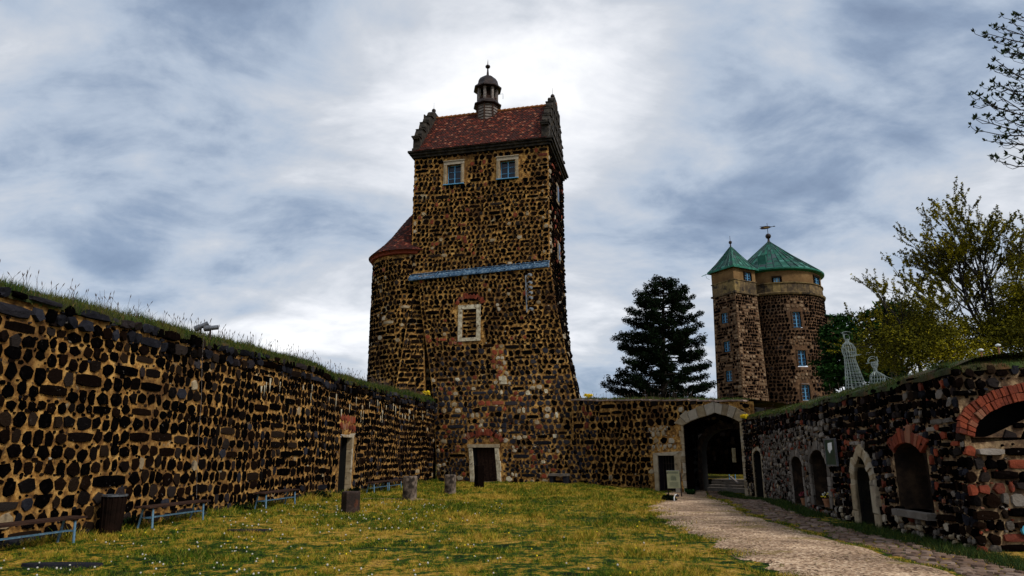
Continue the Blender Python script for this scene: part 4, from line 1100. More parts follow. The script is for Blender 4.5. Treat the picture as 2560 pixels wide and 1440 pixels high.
for r_ in range(int(cum[-1]/.17)):
    v = r_*.17; rad = (coneP(0, v).to_2d()-TC).length; n = max(3, int(R(185)*rad/.19))
    for k in range(n):
        ua = L_*(k+(.5 if r_ % 2 else 0))/n; ub = ua+L_/n*.93
        h = .035+rg.uniform(-.01, .012); b.add([coneP(ua, v+.04, h), coneP((ua+ub)/2, v, h), coneP(ub, v+.04, h), coneP(ub, v+.21, .01), coneP(ua, v+.21, .01)], ((0, 1, 2, 3, 4),))
b.build('roof', M['tile'], stt)
# buttress in the corner between turret and tower
def BU(u, v, h=0):
    t = min(max((v-3)/9.2, 0), 1); xl = -8.15+(-6.95+8.15)*t**.8; xr = -5.55-.55*t; y = 44.9+.9*t
    return Vector((xl+(xr-xl)*u/2.3, y-h, v))
b = MB(); surface(b, BU, 0, 2.3, 3, 12.2, .5)
surface(b, lambda u, v, h=0: Vector((BU(0, v).x-h, BU(0, v).y+3*(1-u), v)), 0, 1, 3, 12.2, .5)
surface(b, lambda u, v, h=0: Vector((BU(2.3, v).x+h, BU(2.3, v).y+2.5*u, v)), 0, 1, 3, 12.2, .5)
b.quad(BU(0, 12.2), BU(2.3, 12.2), BU(2.3, 12.9)+Vector((0, 1.2, 0)), BU(0, 12.9)+Vector((0, 1.2, 0)))
stones(b, BU, 0.05, 2.25, 3.2, 12.1, .33, 1, (), slab=.5, gap=.10, hh=.07, seed=66, filler=.4)
b.build('buttress', tmats, tw)

# ============================================================ FAR TOWERS
rt_ = thing('round_tower', 'round basalt tower with a conical green copper roof and weathervane', 'tower', (31.3, 80, 0))
RC = Vector((31.5, 80)); rr0 = 5.55; rr1 = 5.4
ZE, ZB1, ZB2 = 22.1, 20.6, 19.45
FP = cylP(RC, rr0, rr1, 0, ZB2, R(185))
per = R(190)*rr0; FRONT = R(185)
def rp(px, py, P=FP): return solve(P, px, py, (rr0*R(75), 15))
wins = []
for (cx, cy, hw, hh_) in ((1992, 799, 8, 19), (2005, 895, 8, 19), (2015, 981, 8, 19)):
    a = rp(cx-hw, cy+hh_); c = rp(cx+hw, cy-hh_); wins.append(rect(a[0], c[0], a[1], c[1]))
print('round wins', wins)
b = MB(); surface(b, FP, 0, per, 5, ZB2, .14, wins)
for w in wins: reveal(b, FP, w, .5, 2, .02, 2)
oz = [[(w[0][0]-.3, w[0][1]-.1), (w[0][0]-.3, w[1][1]+.35), (w[2][0]+.3, w[1][1]+.35), (w[2][0]+.3, w[0][1]-.1)] for w in wins]
def fm(u, v, r):
    for w in wins:
        if math.hypot(u-(w[0][0]+w[2][0])/2, v-w[1][1]) < 1.5 and v > w[1][1] and r.random() < .75: return 3
    return 1
stones(b, FP, .05, per, 5, ZB2-.2, .36, fm, oz, slab=.03, gap=.18, hh=.06, seed=71, filler=0, course=.0, square=.5, rnd=.08)
b.build('masonry', [M['mortar_far'], M['basalt'], M['black'], M['turretstone']], rt_)
for i, w in enumerate(wins):
    window(FP, w, rt_, .12, .22, 3, False, 'mortar_far', bar=.055)
b = MB(); P1 = lambda u, v, h=0: FP(u, v, h)
k = 0; a = R(185)
while a < R(375):
    da_ = rng.uniform(.13, .24); n = 3
    pts = []
    for j in range(n+1):
        aa = a+.004+(da_-.008)*j/n
        pts += [(RC.x+math.cos(aa)*5.42, RC.y+math.sin(aa)*5.42, ZB2+.1), (RC.x+math.cos(aa)*5.38, RC.y+math.sin(aa)*5.38, ZB1-.1)]
    b.add(pts, [(2*j, 2*j+2, 2*j+3, 2*j+1) for j in range(n)]); a += da_
b.lathe((RC.x, RC.y, 0), [(5.34, ZB2-.2), (5.31, ZB1+.1)], 60); b.build('stone_band', M['panelstone'], rt_)
b = MB(); b.lathe((RC.x, RC.y, 0), [(5.4, ZB2-.28), (5.6, ZB2-.2), (5.66, ZB2), (5.38, ZB2+.12)], 60); b.lathe((RC.x, RC.y, 0), [(5.36, ZB1-.12), (5.5, ZB1-.05), (5.5, ZB1+.03), (5.25, ZB1+.08)], 60)
b.build('string_course', M['panelstone'], rt_)
b = MB(); UP = cylP(RC, 5.3, 5.3, 0, 30, R(185))
ub = [rect(*q) for q in ()]
a1 = solve(UP, 1935, 708, (5.3*R(75), 22)); a2 = solve(UP, 1949, 694, (5.3*R(75), 22)); wA = rect(a1[0], a2[0], a1[1], a2[1])
a1 = solve(UP, 2037, 712, (5.3*R(110), 22)); a2 = solve(UP, 2046, 696, (5.3*R(110), 22)); wB = rect(a1[0], a2[0], a1[1], a2[1])
print('upper wins', wA, wB)
surface(b, UP, 0, 5.3*R(190), ZB1, ZE+.1, .14, [wA, wB]); reveal(b, UP, wA, .3, 1, .02, 1); reveal(b, UP, wB, .3, 1, .02, 1); b.build('plaster_band', [M['plaster'], M['black']], rt_)
window(UP, wA, rt_, .22, .1, 2, False, 'basalt', 'pale', bar=.05); window(UP, wB, rt_, .22, .1, 2, False, 'basalt', bar=.05)  # left pane's lit look is put into its pale colour
b = MB(); b.lathe((RC.x, RC.y, 0), [(5.32, ZE-.1), (5.6, ZE-.02), (5.76, ZE+.05), (5.78, ZE+.2), (5.66, ZE+.25), (5.2, ZE+.5)], 60); b.build('gutter', M['copper_edge'], rt_)
# cone in seamed panels
AZ = 27.15; nP = 40; b = MB()
def cone(a, t, h=0):
    r = 5.68*(1-t)**1.0*(1-.05*math.sin(math.pi*t)); z = ZE+.22+(AZ-ZE-.22)*t
    return Vector((RC.x+math.cos(a)*(r+h*.6), RC.y+math.sin(a)*(r+h*.6), z+h*.8))
rows = 12
for k in range(nP):
    a0, a1 = 2*math.pi*k/nP, 2*math.pi*(k+1)/nP
    for j in range(rows):
        t0, t1 = 1-(1-j/rows)**.8*1, 1-(1-(j+1)/rows)**.8
        h = rng.uniform(.0, .03); b.add([cone(a0, t0, h), cone(a1, t0, h), cone(a1, t1, h), cone(a0, t1, h)], ((0, 1, 2, 3),))
cr_ = b.build('roof', M['copper'], rt_)
b = MB()
for k in range(nP):
    a0 = 2*math.pi*k/nP; b.tube([cone(a0, 0, .04), cone(a0, .5, .04), cone(a0, .97, .04)], [.04, .035, .015], 4)
b.build('seam', M['copper'], cr_)
hu = solve(lambda u, v, h=0: cone(u, v), 1907, 655, (R(265), .5)); print('hatch', hu)
b = MB(); c = cone(hu[0], hu[1]); rad = Vector((math.cos(hu[0]), math.sin(hu[0]), 0)); tg = Vector((-rad.y, rad.x, 0))
b.box(c+rad*.15+ZV*.1, .45, .35, .55, 0, tg, rad, ZV); b.build('roof_hatch', M['copper'], cr_)
top = Vector((RC.x, RC.y, 0)); b = MB()
b.lathe(top, [(.3, 26.8), (.14, 27.2), (.10, 27.6)], 10); b.ball(top+ZV*27.8, .34, 14); b.build('roof_ball', M['lead'], cr_)
b = MB(); b.tube([top+ZV*28.0, top+ZV*29.5], [.04, .025], 6)
vx = Vector((.93, -.36, 0)); z = 28.95
pn = [(x*.62, y*.62) for x, y in [(-1.45, .32), (-.9, .30), (-.3, .32), (.35, .22), (.7, .08), (1.0, .1), (1.25, .18), (1.55, .05), (1.25, -.02), (1.0, .02), (.6, -.08), (.1, -.30), (-.5, -.34), (-1.1, -.30), (-1.5, -.08), (-1.15, -.05), (-1.35, .0), (-1.1, .08)]]
vn = Vector((-vx.y, vx.x, 0))
n = len(pn); b.add([top+vx*x+ZV*(z+y)+vn*.02 for x, y in pn]+[top+vx*x+ZV*(z+y)-vn*.02 for x, y in pn], [tuple(range(n)), tuple(range(n, 2*n))[::-1]]+[(i, (i+1) % n, n+(i+1) % n, n+i) for i in range(n)])
vane = b.build('weathervane', M['lead'], rt_)
b = MB()
for k in range(4):
    x0 = -.4+k*.15
    for sg in (1, -1): b.bar(top+vx*x0+ZV*(z-.09)+vn*.03*sg, top+vx*(x0+.05)+ZV*(z+.08)+vn*.03*sg, .02, .05)
b.build('gilded_mark', M['gold'], vane)
# oriel on the right
oc = RC+Vector((math.cos(R(350)), math.sin(R(350))))*5.5
og = Vector((oc.x-.1, oc.y-1.2, 0)); b = MB(); b.box(og+ZV*15.6, .55, .7, 1.4, 0); b.box(og+ZV*13.9, .4, .5, .35, 0); orl = b.build('oriel', M['panelstone'], rt_)
b = MB(); b.quad(og+Vector((-1.3, -1.0, 17.45)), og+Vector((.95, -1.0, 17.1)), og+Vector((.95, .9, 17.1)), og+Vector((-1.3, .9, 17.45))); b.quad(og+Vector((-1.3, -1.0, 17.35)), og+Vector((.95, -1.0, 17.0)), og+Vector((.95, -1.0, 17.1)), og+Vector((-1.3, -1.0, 17.45))); b.build('roof', M['copper'], orl)
b = MB(); b.quad(og+Vector((.05, -.72, 15.3)), og+Vector((.4, -.72, 15.3)), og+Vector((.4, -.72, 16.3)), og+Vector((.05, -.72, 16.3))); b.build('pane', M['bluepaint'], orl)

# square turret
sq = thing('square_turret', 'slim square stair tower with a pyramid of green copper, left of the round tower', 'tower', (25, 75, 0))
SF = Vector((24.5, 73.0)); S = 3.35; su = Vector((-.47, .883)); sv = Vector((.883, .47))
c0, c1, c2, c3 = SF, SF+sv*S, SF+sv*S+su*S, SF+su*S
SZE = 21.95; SB1 = 20.55; SB2 = 19.1
def face(Pa, Pb, grow):
    """battered face; grow = extra half-width at ground"""
    d = (Pb-Pa).normalized(); n = Vector((d.y, -d.x))
    L = (Pb-Pa).length
    def P(u, v, h=0):
        e = grow*max(0, (SB2-v))/SB2; s_ = (L+2*e)/L; q = Pa+d*(u*s_-e)+n*(h+e); return Vector((q.x, q.y, v))
    return P
fl_ = face(c3, c0, .35); frr = face(c0, c1, .35)
swl = []
for (cx, cy) in ((1812, 795), (1818, 866), (1823, 940)):
    a = solve(fl_, cx-7, cy+14, (1.5, 14)); c = solve(fl_, cx+7, cy-14, (1.5, 15)); swl.append(rect(a[0], c[0], a[1], c[1]))
print('sq wins', swl)
b = MB()
surface(b, fl_, 0, S, 2, SB2, .13, swl); surface(b, frr, 0, S, 2, SB2, .4)
surface(b, face(c1, c2, .35), 0, S, 2, SB2, 1); surface(b, face(c2, c3, .35), 0, S, 2, SB2, 1)
for w in swl: reveal(b, fl_, w, .4, 2, .02, 2)
sqm = lambda u, v, r: 3 if (u < .45 or u > S-.45) and r.random() < .8 or r.random() < .25 else 1
osw = [[(w[0][0]-.2, w[0][1]-.15), (w[0][0]-.2, w[1][1]+.2), (w[2][0]+.2, w[1][1]+.2), (w[2][0]+.2, w[0][1]-.15)] for w in swl]
stones(b, fl_, .02, S-.02, 5, SB2-.1, .30, sqm, osw, slab=.12, gap=.16, hh=.05, seed=81, filler=.2, square=.8)
stones(b, frr, .02, S-.02, 5, SB2-.1, .30, sqm, (), slab=.12, gap=.16, hh=.05, seed=82, filler=.2, square=.8)
b.build('masonry', [M['mortar_far'], M['basalt'], M['black'], M['turretstone']], sq)
for w in swl: window(fl_, w, sq, .12, .15, 2, False, 'mortar_far', bar=.05)
b = MB()
for (Pa, Pb) in ((c3, c0), (c0, c1), (c1, c2), (c2, c3)):
    P = flat(Pa, Pb)
    for k in range(4): slab_(b, P, S*k/4, S*(k+1)/4, SB2+.1, SB1-.05, .03)
    slab_(b, P, -.15, S+.15, SB2-.1, SB2+.1, .16); slab_(b, P, -.08, S+.08, SB1-.05, SB1+.06, .1)
b.build('stone_band', M['panelstone'], sq)
b = MB(); Pr = flat(c0, c1); a = solve(Pr, 1862, 701, (2, 21)); c = solve(Pr, 1875, 684, (2.5, 22)); wS = rect(a[0], c[0], a[1], c[1])
for (Pa, Pb) in ((c3, c0), (c0, c1), (c1, c2), (c2, c3)): surface(b, flat(Pa, Pb), 0, S, SB1, SZE, .18, [wS] if Pa is c0 else [])
b.build('plaster_band', M['plaster'], sq)
window(Pr, wS, sq, .16, .08, 2, False, 'basalt', bar=.045)
ctr_ = (c0+c2)/2; b = MB(); e = .30
cor = [ctr_+(c-ctr_).normalized()*((c-ctr_).length+e*1.2) for c in (c0, c1, c2, c3)]
def pyr(i, j, t, s_, h=0):
    a = cor[i]; c = cor[j]; p = a+(c-a)*s_; q = p+(ctr_-p)*t
    return Vector((q.x, q.y, SZE+.12+(24.95-SZE)*(t**1.12)))
for i in range(4):
    j = (i+1) % 4
    for k in range(6):
        for m in range(7):
            t0, t1 = m/7, (m+1)/7; dz = ZV*rng.uniform(0, .02)
            b.add([pyr(i, j, t0, k/6)+dz, pyr(i, j, t0, (k+1)/6)+dz, pyr(i, j, t1, (k+1)/6)+dz, pyr(i, j, t1, k/6)+dz], ((0, 1, 2, 3),))
    for k in range(7):
        s_ = k/6; b.tube([pyr(i, j, t, s_)+ZV*.03 for t in (0, .33, .66, .95)], .03, 4)
sr = b.build('roof', M['copper'], sq)
b = MB(); 
for i in range(4):
    p, q = cor[i].to_3d()+ZV*(SZE+.04), cor[(i+1) % 4].to_3d()+ZV*(SZE+.04); b.bar(p, q, .22, .2)
b.build('gutter', M['copper_edge'], sr)
b = MB(); t3 = ctr_.to_3d(); b.lathe(t3, [(.12, 24.7), (.06, 25.3)], 8); b.ball(t3+ZV*25.5, .2, 10); b.tube([t3+ZV*25.6, t3+ZV*26.3], [.03, .02], 5); b.build('finial', M['lead'], sr)
b = MB(); g0 = cor[3].to_3d()+ZV*(SZE+.02); g1 = g0+Vector((-.75, -.15, -.35)); b.bar(g0, g1, .14, .06); b.tube([g0+ZV*-.05+Vector((-.3, 0, 0)), g0+Vector((-.15, 0, -.55)), g0+Vector((.15, 0, -.7))], .02, 4); b.build('gutter_spout', M['copper_edge'], sr)
# ============================================================ OBJECTS IN THE COURTYARD
def ground_at(px, py):
    z = 0
    for _ in range(8):
        r = ray(px, py); t = (z-1.6)/r.z; p = Vector((r.x*t, r.y*t)); z = tz(p.x, p.y)
    return Vector((p.x, p.y, z))
def u_px(C, px, h, z):
    lo, hi = .1, C.L-.1
    s = proj(C(hi, z, h))[0] > proj(C(lo, z, h))[0]
    for _ in range(50):
        m = (lo+hi)/2
        if (proj(C(m, z, h))[0] < px) == s: lo = m
        else: hi = m
    return lo
def make_bench():
    t = thing('bench', '', 'bench', local=True); L = 2.45
    for y in (-.13, .05):
        pass
    b = MB(); b.box((0, -.12, .455), L/2, .085, .022, bev=.08); b.box((0, .07, .457), L/2, .085, .022, bev=.08); b.box((-.98, -.02, .42), .03, .16, .015); b.box((.98, -.02, .42), .03, .16, .015)
    b.build('seat', M['darkwood'], t)
    for x in (-1, 1):
        for y in (-1, 1):
            b = MB()
            b.tube([(x*1.0, -.02+y*.12, .42), (x*1.0, -.02+y*(.15 if y < 0 else .2), 0)], .024, 8); b.build('leg', M['legpaint'], t)
        b = MB(); b.bar((x*1.0, -.16, .22), (x*1.0, .15, .22), .03, .03); b.build('crossbar', M['legpaint'], t)
    b = MB(); b.bar((-1.0, 0, .22), (1.0, 0, .22), .03, .035); b.build('stretcher', M['legpaint'], t)
    return t
blabels = ['long wooden bench on blue-grey steel legs nearest the viewer, cut by the left picture edge', 'bench with blue-grey legs against the left wall, between the dark bin and the next bench',
           'third bench from the left, blue-grey legs, standing just left of the wall doorway', 'small far bench with blue-grey legs just right of the doorway in the left wall',
           'farthest bench, mostly hidden behind the tall stone post']
bproto = make_bench()
for i, (pa, pb) in enumerate(((8, 183), (385, 500), (662, 737), (935, 969), (978, 998))):
    ua = u_px(LW, pa, .82, 0); ub = u_px(LW, pb, .82, 0); um = (ua+ub)/2
    o = bproto if i == 0 else copy_tree(bproto)
    p = LW(um, 0, .66); n = LW.loc(um)[1]; tdir = Vector((-n.y, n.x))
    if i == 0: um = ub-1.0; p = LW(um, 0, .66)
    o.location = (p.x, p.y, tz(p.x, p.y)+.01)
    # local -Y faces the courtyard
    o.rotation_euler = (0, 0, math.atan2(n.y, n.x)+R(90))
    tag(o, blabels[i], 'bench', 'benches along the left wall')

def stone_post(px, py, w, h, label, mat, box=False, sq_=False):
    g = ground_at(px, py); g.y += w/2
    t = thing('stone_post', label, 'stone post', tuple(g), group='cut stone posts standing on the lawn')
    b = MB(); n = 6 if box else 14; pts = []
    rr = w/2
    levels = [(0, 1.02), (.04, 1.03), (h*.3, 1.0), (h*.62, .99), (h*.93, 1.0), (h-.015, .97), (h, .90)]
    ph = rng.uniform(0, 6)
    for z, k in levels:
        for q in range(n):
            a = 6.283*q/n+(.3 if box else 0); r = rr*k*(1.06 if box else 1)*(1+.045*mnoise.noise((math.cos(a)*2+ph, math.sin(a)*2, z*3)))
            pts.append((g.x+r*math.cos(a), g.y+r*math.sin(a), g.z-.05+z+.02*mnoise.noise((q, z, ph))))
    f = [(i*n+q, i*n+(q+1) % n, (i+1)*n+(q+1) % n, (i+1)*n+q) for i in range(len(levels)-1) for q in range(n)]+[tuple(range((len(levels)-1)*n, len(levels)*n))]
    b.add(pts, f); b.build('shaft', mat, t, smooth=not box)
M['poststone'] = pmat('post_stone', [(.3, (.045, .032, .024)), (.5, (.13, .095, .07)), (.7, (.26, .20, .155))], 4, 8, .9, .9, 22, patch=[(3, .5, .62, (.02, .014, .01))])
M['postdark'] = pmat('post_dark', [(.3, (.01, .007, .006)), (.55, (.03, .017, .012)), (.75, (.09, .055, .04))], 4, 8, .85, .8, 22, patch=[(2, .58, .7, (.11, .03, .01))])
stone_post(870, 1283, .50, .63, 'squat dark reddish basalt block, widest and nearest of the stone posts', M['postdark'], True)
stone_post(1021, 1254, .52, .92, 'tall pale weathered stone drum, second from the left of the posts', M['poststone'])
stone_post(1124, 1236, .50, .85, 'grey-brown stone drum left of the tower door', M['poststone'])
stone_post(1197, 1221, .48, 1.16, 'black slender basalt post standing before the tower door', M['basalt'], True)

# waste bin by the wall
ub_ = u_px(LW, 267, .35, 0); g = LW(ub_, 0, .42)
t = thing('waste_bin', 'dark brown wooden-sided bin with a pale metal rim against the left wall', 'bin', tuple(g))
b = MB(); n = 14; r0, r1, h = .19, .235, .78
b.lathe(g, [(r0, .03), (r0+.01, .1), (r1-.01, h), (r1-.03, h), (r0-.03, .1), (.01, .1)], n)
for k in range(n):
    a = 6.283*(k+.5)/n; b.tube([g+Vector((r0*math.cos(a), r0*math.sin(a), .03)), g+Vector((r1*math.cos(a), r1*math.sin(a), h-.02))], .018, 4)
M['bindark'] = pmat('bin_brown', [(.3, (.003, .002, .0015)), (.6, (.012, .006, .004)), (.8, (.03, .015, .010))], 3, 6, .9, spec=.05)
bb = b.build('body', M['bindark'], t)
b = MB(); b.lathe(g, [(r1, h-.03), (r1+.02, h-.025), (r1+.02, h+.01), (r1-.02, h+.01), (r1-.02, h-.02)], 24); b.build('rim', M['steel'], t)

# stone bench by the tower
g = G(gp(1404, 1216, (8, 0))[0], 0, .35); c = sec(0); d = (c[1]-c[0]).normalized().to_3d(); nn = Vector((d.y, -d.x, 0))
t = thing('stone_bench', 'low stone slab bench against the foot of the tower', 'stone bench', tuple(g))
b = MB(); b.box(g+ZV*.52, .58, .26, .07, 0, d, nn, bev=.1); b.build('slab', M['greystone'], t)
for s in (-1, 1):
    b = MB(); b.box(g+ZV*.2+d*.42*s, .12, .2, .25, 0, d, nn, bev=.05); b.build('support', M['basalt_grey'], t)

# information board and ground lamp
g = ground_at(1688, 1243); t = thing('info_board', 'slanted olive information panel on two dark posts before the small gate door', 'sign', tuple(g))
X = Vector((1, -.15, 0)).normalized(); Yn = Vector((-.15, -1, 0)).normalized()
for s in (-1, 1):
    b = MB(); b.bar(g+X*.30*s+ZV*0+Yn*-.02, g+X*.30*s+ZV*(1.12)+Yn*-.16, .05, .05, 0, (0, 1, 0)); b.build('post', M['lead'], t)
b = MB(); up = (ZV*.92+Yn*-.30).normalized(); nn2 = X.cross(up)
cc_ = g+ZV*.80+Yn*-.06+X*-.03
b.box(cc_, .30, .018, .42, 0, X, nn2, up); pn_ = b.build('panel', M['board'], t)
sg = -1 if nn2.y > 0 else 1
b = MB(); b.lathe((0, 0, 0), [(.01, 0), (.11, 0)], 12); 
vs = [cc_+X*(.13*math.cos(a))+up*(.06+.13*math.sin(a))+nn2*.021*sg for a in [math.pi*k/10 for k in range(11)]]+[cc_-X*.13+up*-.05+nn2*.021*sg, cc_+X*.13+up*-.05+nn2*.021*sg]
b = MB(); b.add(vs, (tuple(range(13)),))
for k in range(5): b.box(cc_+up*(-.14-.045*k)+nn2*.021*sg, .22-.02*(k % 2), .002, .008, 0, X, nn2, up)
b.box(cc_+up*.33+nn2*.021*sg, .25, .002, .05, 0, X, nn2, up)
b.build('print', M['boarddark'], pn_)
b = MB(); b.bar(cc_+up*.43-X*.31, cc_+up*.43+X*.31, .03, .03); b.build('top_rail', M['steel'], t)
g = ground_at(1686, 1256); t = thing('ground_lamp', 'small white hooked lamp on the gravel below the information panel', 'lamp', tuple(g))
b = MB(); b.tube([g+Vector((0, 0, 0)), g+Vector((0, 0, .17)), g+Vector((.03, 0, .25)), g+Vector((.10, 0, .27))], .022, 8); b.build('stem', M['white'], t)
b = MB(); b.lathe(g+Vector((.12, 0, .2)), [(.01, .09), (.06, .06), (.07, 0)], 10); b.build('shade', M['lead'], t)
b = MB(); b.lathe(g, [(.14, 0), (.13, .05), (.01, .06)], 10); b.build('base', M['lead'], t)

# floodlight mast on the tower
pa = gp(1320, 692, (7, 12)); pb = gp(1320, 783, (7, 10))
fm_ = thing('floodlight_mast', 'grey vertical pole with a column of small floodlights on the tower front', 'floodlights', tuple(G(pb[0], pb[1], .3)))
b = MB(); b.tube([G(pb[0], pb[1], .3), G(pa[0], pa[1]-.1, .75)], .04, 8); b.build('pole', M['lightsteel'], fm_)
for py in (696, 714, 726, 738, 750, 777):
    q = gp(1321, py, (7, 11)); tt = (q[1]-pb[1])/(pa[1]-pb[1]); hq = .3+.45*tt
    b = MB(); c = G(q[0], q[1], hq); e = G(q[0]+.28, q[1]+.05, hq+.05); b.tube([G(q[0], q[1]-.02, 0.02), c, e], .018, 5); ar = b.build('bracket', M['lightsteel'], fm_)
    b = MB(); dr = Vector((.35, -.5, -.25)).normalized(); b.tube([e-dr*.14, e-dr*.05, e+dr*.02, e+dr*.16], [.05, .07, .07, .09], 10); b.build('floodlight', M['lightsteel'], fm_)
# two spotlights on the left wall
for (px, py, dx, lab, tip) in ((503, 816, .9, 'left one of two grey cylindrical spotlights on the left wall top, tilted upward', .5), (527, 820, 1.0, 'right one of two grey cylindrical spotlights on the left wall top, aimed level', .12)):
    c = at(px, py, 18.9); t = thing('spotlight', lab, 'spotlight', tuple(c), group='spotlights on the left wall')
    dr = Vector((.9, .15, tip)).normalized()
    b = MB(); b.tube([c-dr*.19, c-dr*.17, c-dr*.02, c-dr*.02, c+dr*.20], [.05, .085, .085, .066, .066], 14); b.lathe((0, 0, 0), [(0, 0)], 3) if 0 else None; b.build('housing', M['steel'], t)
    b = MB(); b.tube([c-ZV*.07, c-ZV*.22, c-ZV*.34], [.022, .03, .05], 8); b.build('bracket', M['lead'], t)
    b = MB(); b.tube([c+dr*.197, c+dr*.202], .055, 14); b.build('lens', M['glass'], t)
# conductor cable
us = []
for (px, py) in ((491, 838), (500, 837), (502, 843), (498, 900), (496, 1000), (489, 1100), (485, 1180), (484, 1245)): us.append(solve(LW, px, py, (12, 3)))
b = MB(); b.tube([LW(u, v, .085) for u, v in us], .005, 5)
tag(b.build('cable', M['greywood']), 'thin pale cable running down the left wall', 'cable')

# ============================================================ RIGHT WALL FITTINGS
s0 = rs(2081, 1160); s1 = rs(2101, 1100); um = (s0[0]+s1[0])/2
t = thing('wall_panel', 'narrow green glass panel in a steel frame on the right wall, beside the pointed door', 'sign', tuple(RW(um, s0[1], .1)))
tt = (RW(um+.3, 1)-RW(um, 1)).normalized(); nn = RW.loc(um)[1].to_3d(); hw = abs(s1[0]-s0[0])/2; vm = (s0[1]+s1[1])/2+.0; hv = .33
c = RW(um, vm, .13); b = MB(); b.box(c, hw, .015, hv, 0, tt, nn); pnl = b.build('panel', M['signgreen'], t)
b = MB()
for s in (-1, 1): b.box(c+tt*hw*s, .018, .025, hv+.018, 0, tt, nn); b.box(c+ZV*hv*s, hw, .025, .018, 0, tt, nn)
b.build('frame', M['steel'], t)
b = MB(); b.add([c+nn*.018+tt*x*hw+ZV*y*hv for x, y in ((-.45, .75), (.35, .7), (.45, .2), (.1, -.1), (-.1, .1), (-.4, .2))], (tuple(range(6)),)); b.build('print', M['white'], pnl)
def potted(name, label, u, z, petal, petals2, rp_=.11, leafmat='leaf_dark', h=-.10, n=60):
    c = RW(u, z, h); t = thing(name, label, 'flower pot', tuple(c))
    b = MB(); b.lathe(c, [(rp_*.68, 0), (rp_*.95, .17), (rp_*1.06, .175), (rp_*1.06, .22), (rp_*.9, .22), (rp_*.85, .16), (.01, .16)], 16); b.build('pot', M['terracotta'], t)
    rg = random.Random(int(u*100)); b = MB(); fl = MB(); f2 = MB()
    for k in range(n):
        d = Vector((rg.gauss(0, 1), rg.gauss(0, 1), abs(rg.gauss(0, 1)))).normalized()*rg.uniform(.4, 1)
        p = c+ZV*.26+Vector((d.x*.15, d.y*.15, d.z*.14)); 
        q = Vector((rg.uniform(-1, 1), rg.uniform(-1, 1), rg.uniform(-.4, 1))).normalized()*.05; w = q.cross(Vector((.3, .5, .8))).normalized()*.018
        b.add([p-w, p+q, p+w], ((0, 1, 2),))
        if d.length > .6: (fl if rg.random() < .6 else f2).ball(p+d*.02, .017, 6)
    for q_ in (1, 2):
        s_ = (fl, f2)[q_-1]; o_ = len(b.v); b.v += s_.v; b.f += [tuple(i+o_ for i in f) for f in s_.f]; b.m += [q_]*len(s_.f)
    b.build('flowers', [M[leafmat], M[petal], M[petals2]], t)
M['redpetal'] = pmat('dusky_red_petal', [(.3, (.12, .01, .02)), (.7, (.3, .04, .06))], 9, 2, .8)
uc = (nC[0][0]+nC[-1][0])/2; ud = (nD[0][0]+nD[-1][0])/2
potted('flower_pot', 'terracotta pot of yellow and white flowers in the tall niche of the right wall', uc-.1, nC[0][1], 'yellow', 'white', .12)
potted('flower_pot', 'pot of dusky red flowers in the narrower niche left of the yellow ones', ud, nD[0][1], 'redpetal', 'redpetal', .10, 'leaf_pine')
q = solve(FW, 2557, 1325, (1.2, .2)); b = MB(); c = FW(q[0], q[1], .09)
b.lathe((0, 0, 0), [(.0, 0)], 3) if 0 else None
b.add([c+Vector((math.cos(6.283*k/20)*.085, -.01, math.sin(6.283*k/20)*.085)) for k in range(20)]+[c+Vector((math.cos(6.283*k/20)*.085, .04, math.sin(6.283*k/20)*.085)) for k in range(20)], [tuple(range(20))]+[(k, (k+1) % 20, 20+(k+1) % 20, 20+k) for k in range(20)])
tag(b.build('wall_disc', M['bluedot']), 'small round blue plate low on the brick-arch wall at the right edge', 'plate')

# ------------------------------------------------ wire figures on the bank
def wire_fig(name, label, px, py, d, sections, nver, arms, extra, z_off=0):
    base = at(px, py, d); t = thing(name, label, 'wire figure', tuple(base), group='wire figures on the bank')
    b = MB(); n = 16; r = .006
    rings = []
    for (z, cx, rx, ry) in sections: rings.append([base+Vector((cx+rx*math.cos(6.283*k/n), ry*math.sin(6.283*k/n), z)) for k in range(n)])
    for ri in rings: b.tube(ri+[ri[0]], r, 4, cap=False)
    for k in range(0, n, max(1, n//nver)): b.tube([ri[k] for ri in rings], r, 4)
    b.build('body', M['wire'], t)
    b = MB()
    for path in arms: b.tube([base+Vector(p) for p in path], r*1.3, 4)
    b.build('arms', M['wire'], t)
    b = MB()
    for path in extra: b.tube([base+Vector(p) for p in path], r*1.3, 4)
    b.build('head_wires', M['wire'], t)
def arc(cx, cy, cz, rx, rz, a0, a1, n=9): return [(cx+rx*math.cos(R(a0+(a1-a0)*k/n)), cy, cz+rz*math.sin(R(a0+(a1-a0)*k/n))) for k in range(n+1)]
skirt = [(z, .10*(1-z/.9), .32-.17*(z/.9)**.8, .28-.14*(z/.9)) for z in (0, .1, .2, .3, .4, .5, .6, .7, .8, .9)]
wire_fig('wire_figure', 'tall wire-mesh figure of a standing woman in a long skirt', 2134, 976, 20,
         skirt+[(1.0, 0, .16, .12), (1.12, 0, .2, .14), (1.25, 0, .2, .14), (1.36, -.01, .13, .1), (1.42, -.02, .05, .05), (1.5, -.02, .05, .05)], 12,
         [[(-.17, 0, 1.34), (-.21, 0, 1.15), (-.16, -.05, .98), (.0, -.18, .97), (.14, -.2, 1.0)], [(.13, 0, 1.34), (.2, 0, 1.15), (.19, -.06, 1.02), (.24, -.2, 1.03)], [(-.19, -.05, 1.3), (-.05, -.16, 1.05), (.2, -.2, 1.0)]],
         [arc(-.02, 0, 1.56, .09, .10, 0, 360), arc(0, 0, 1.68, .15, .05, 10, 180), [(-.11, 0, 1.6), (-.13, 0, 1.72)], [(-.05, .05, 1.5), (-.05, .08, 1.7)]])
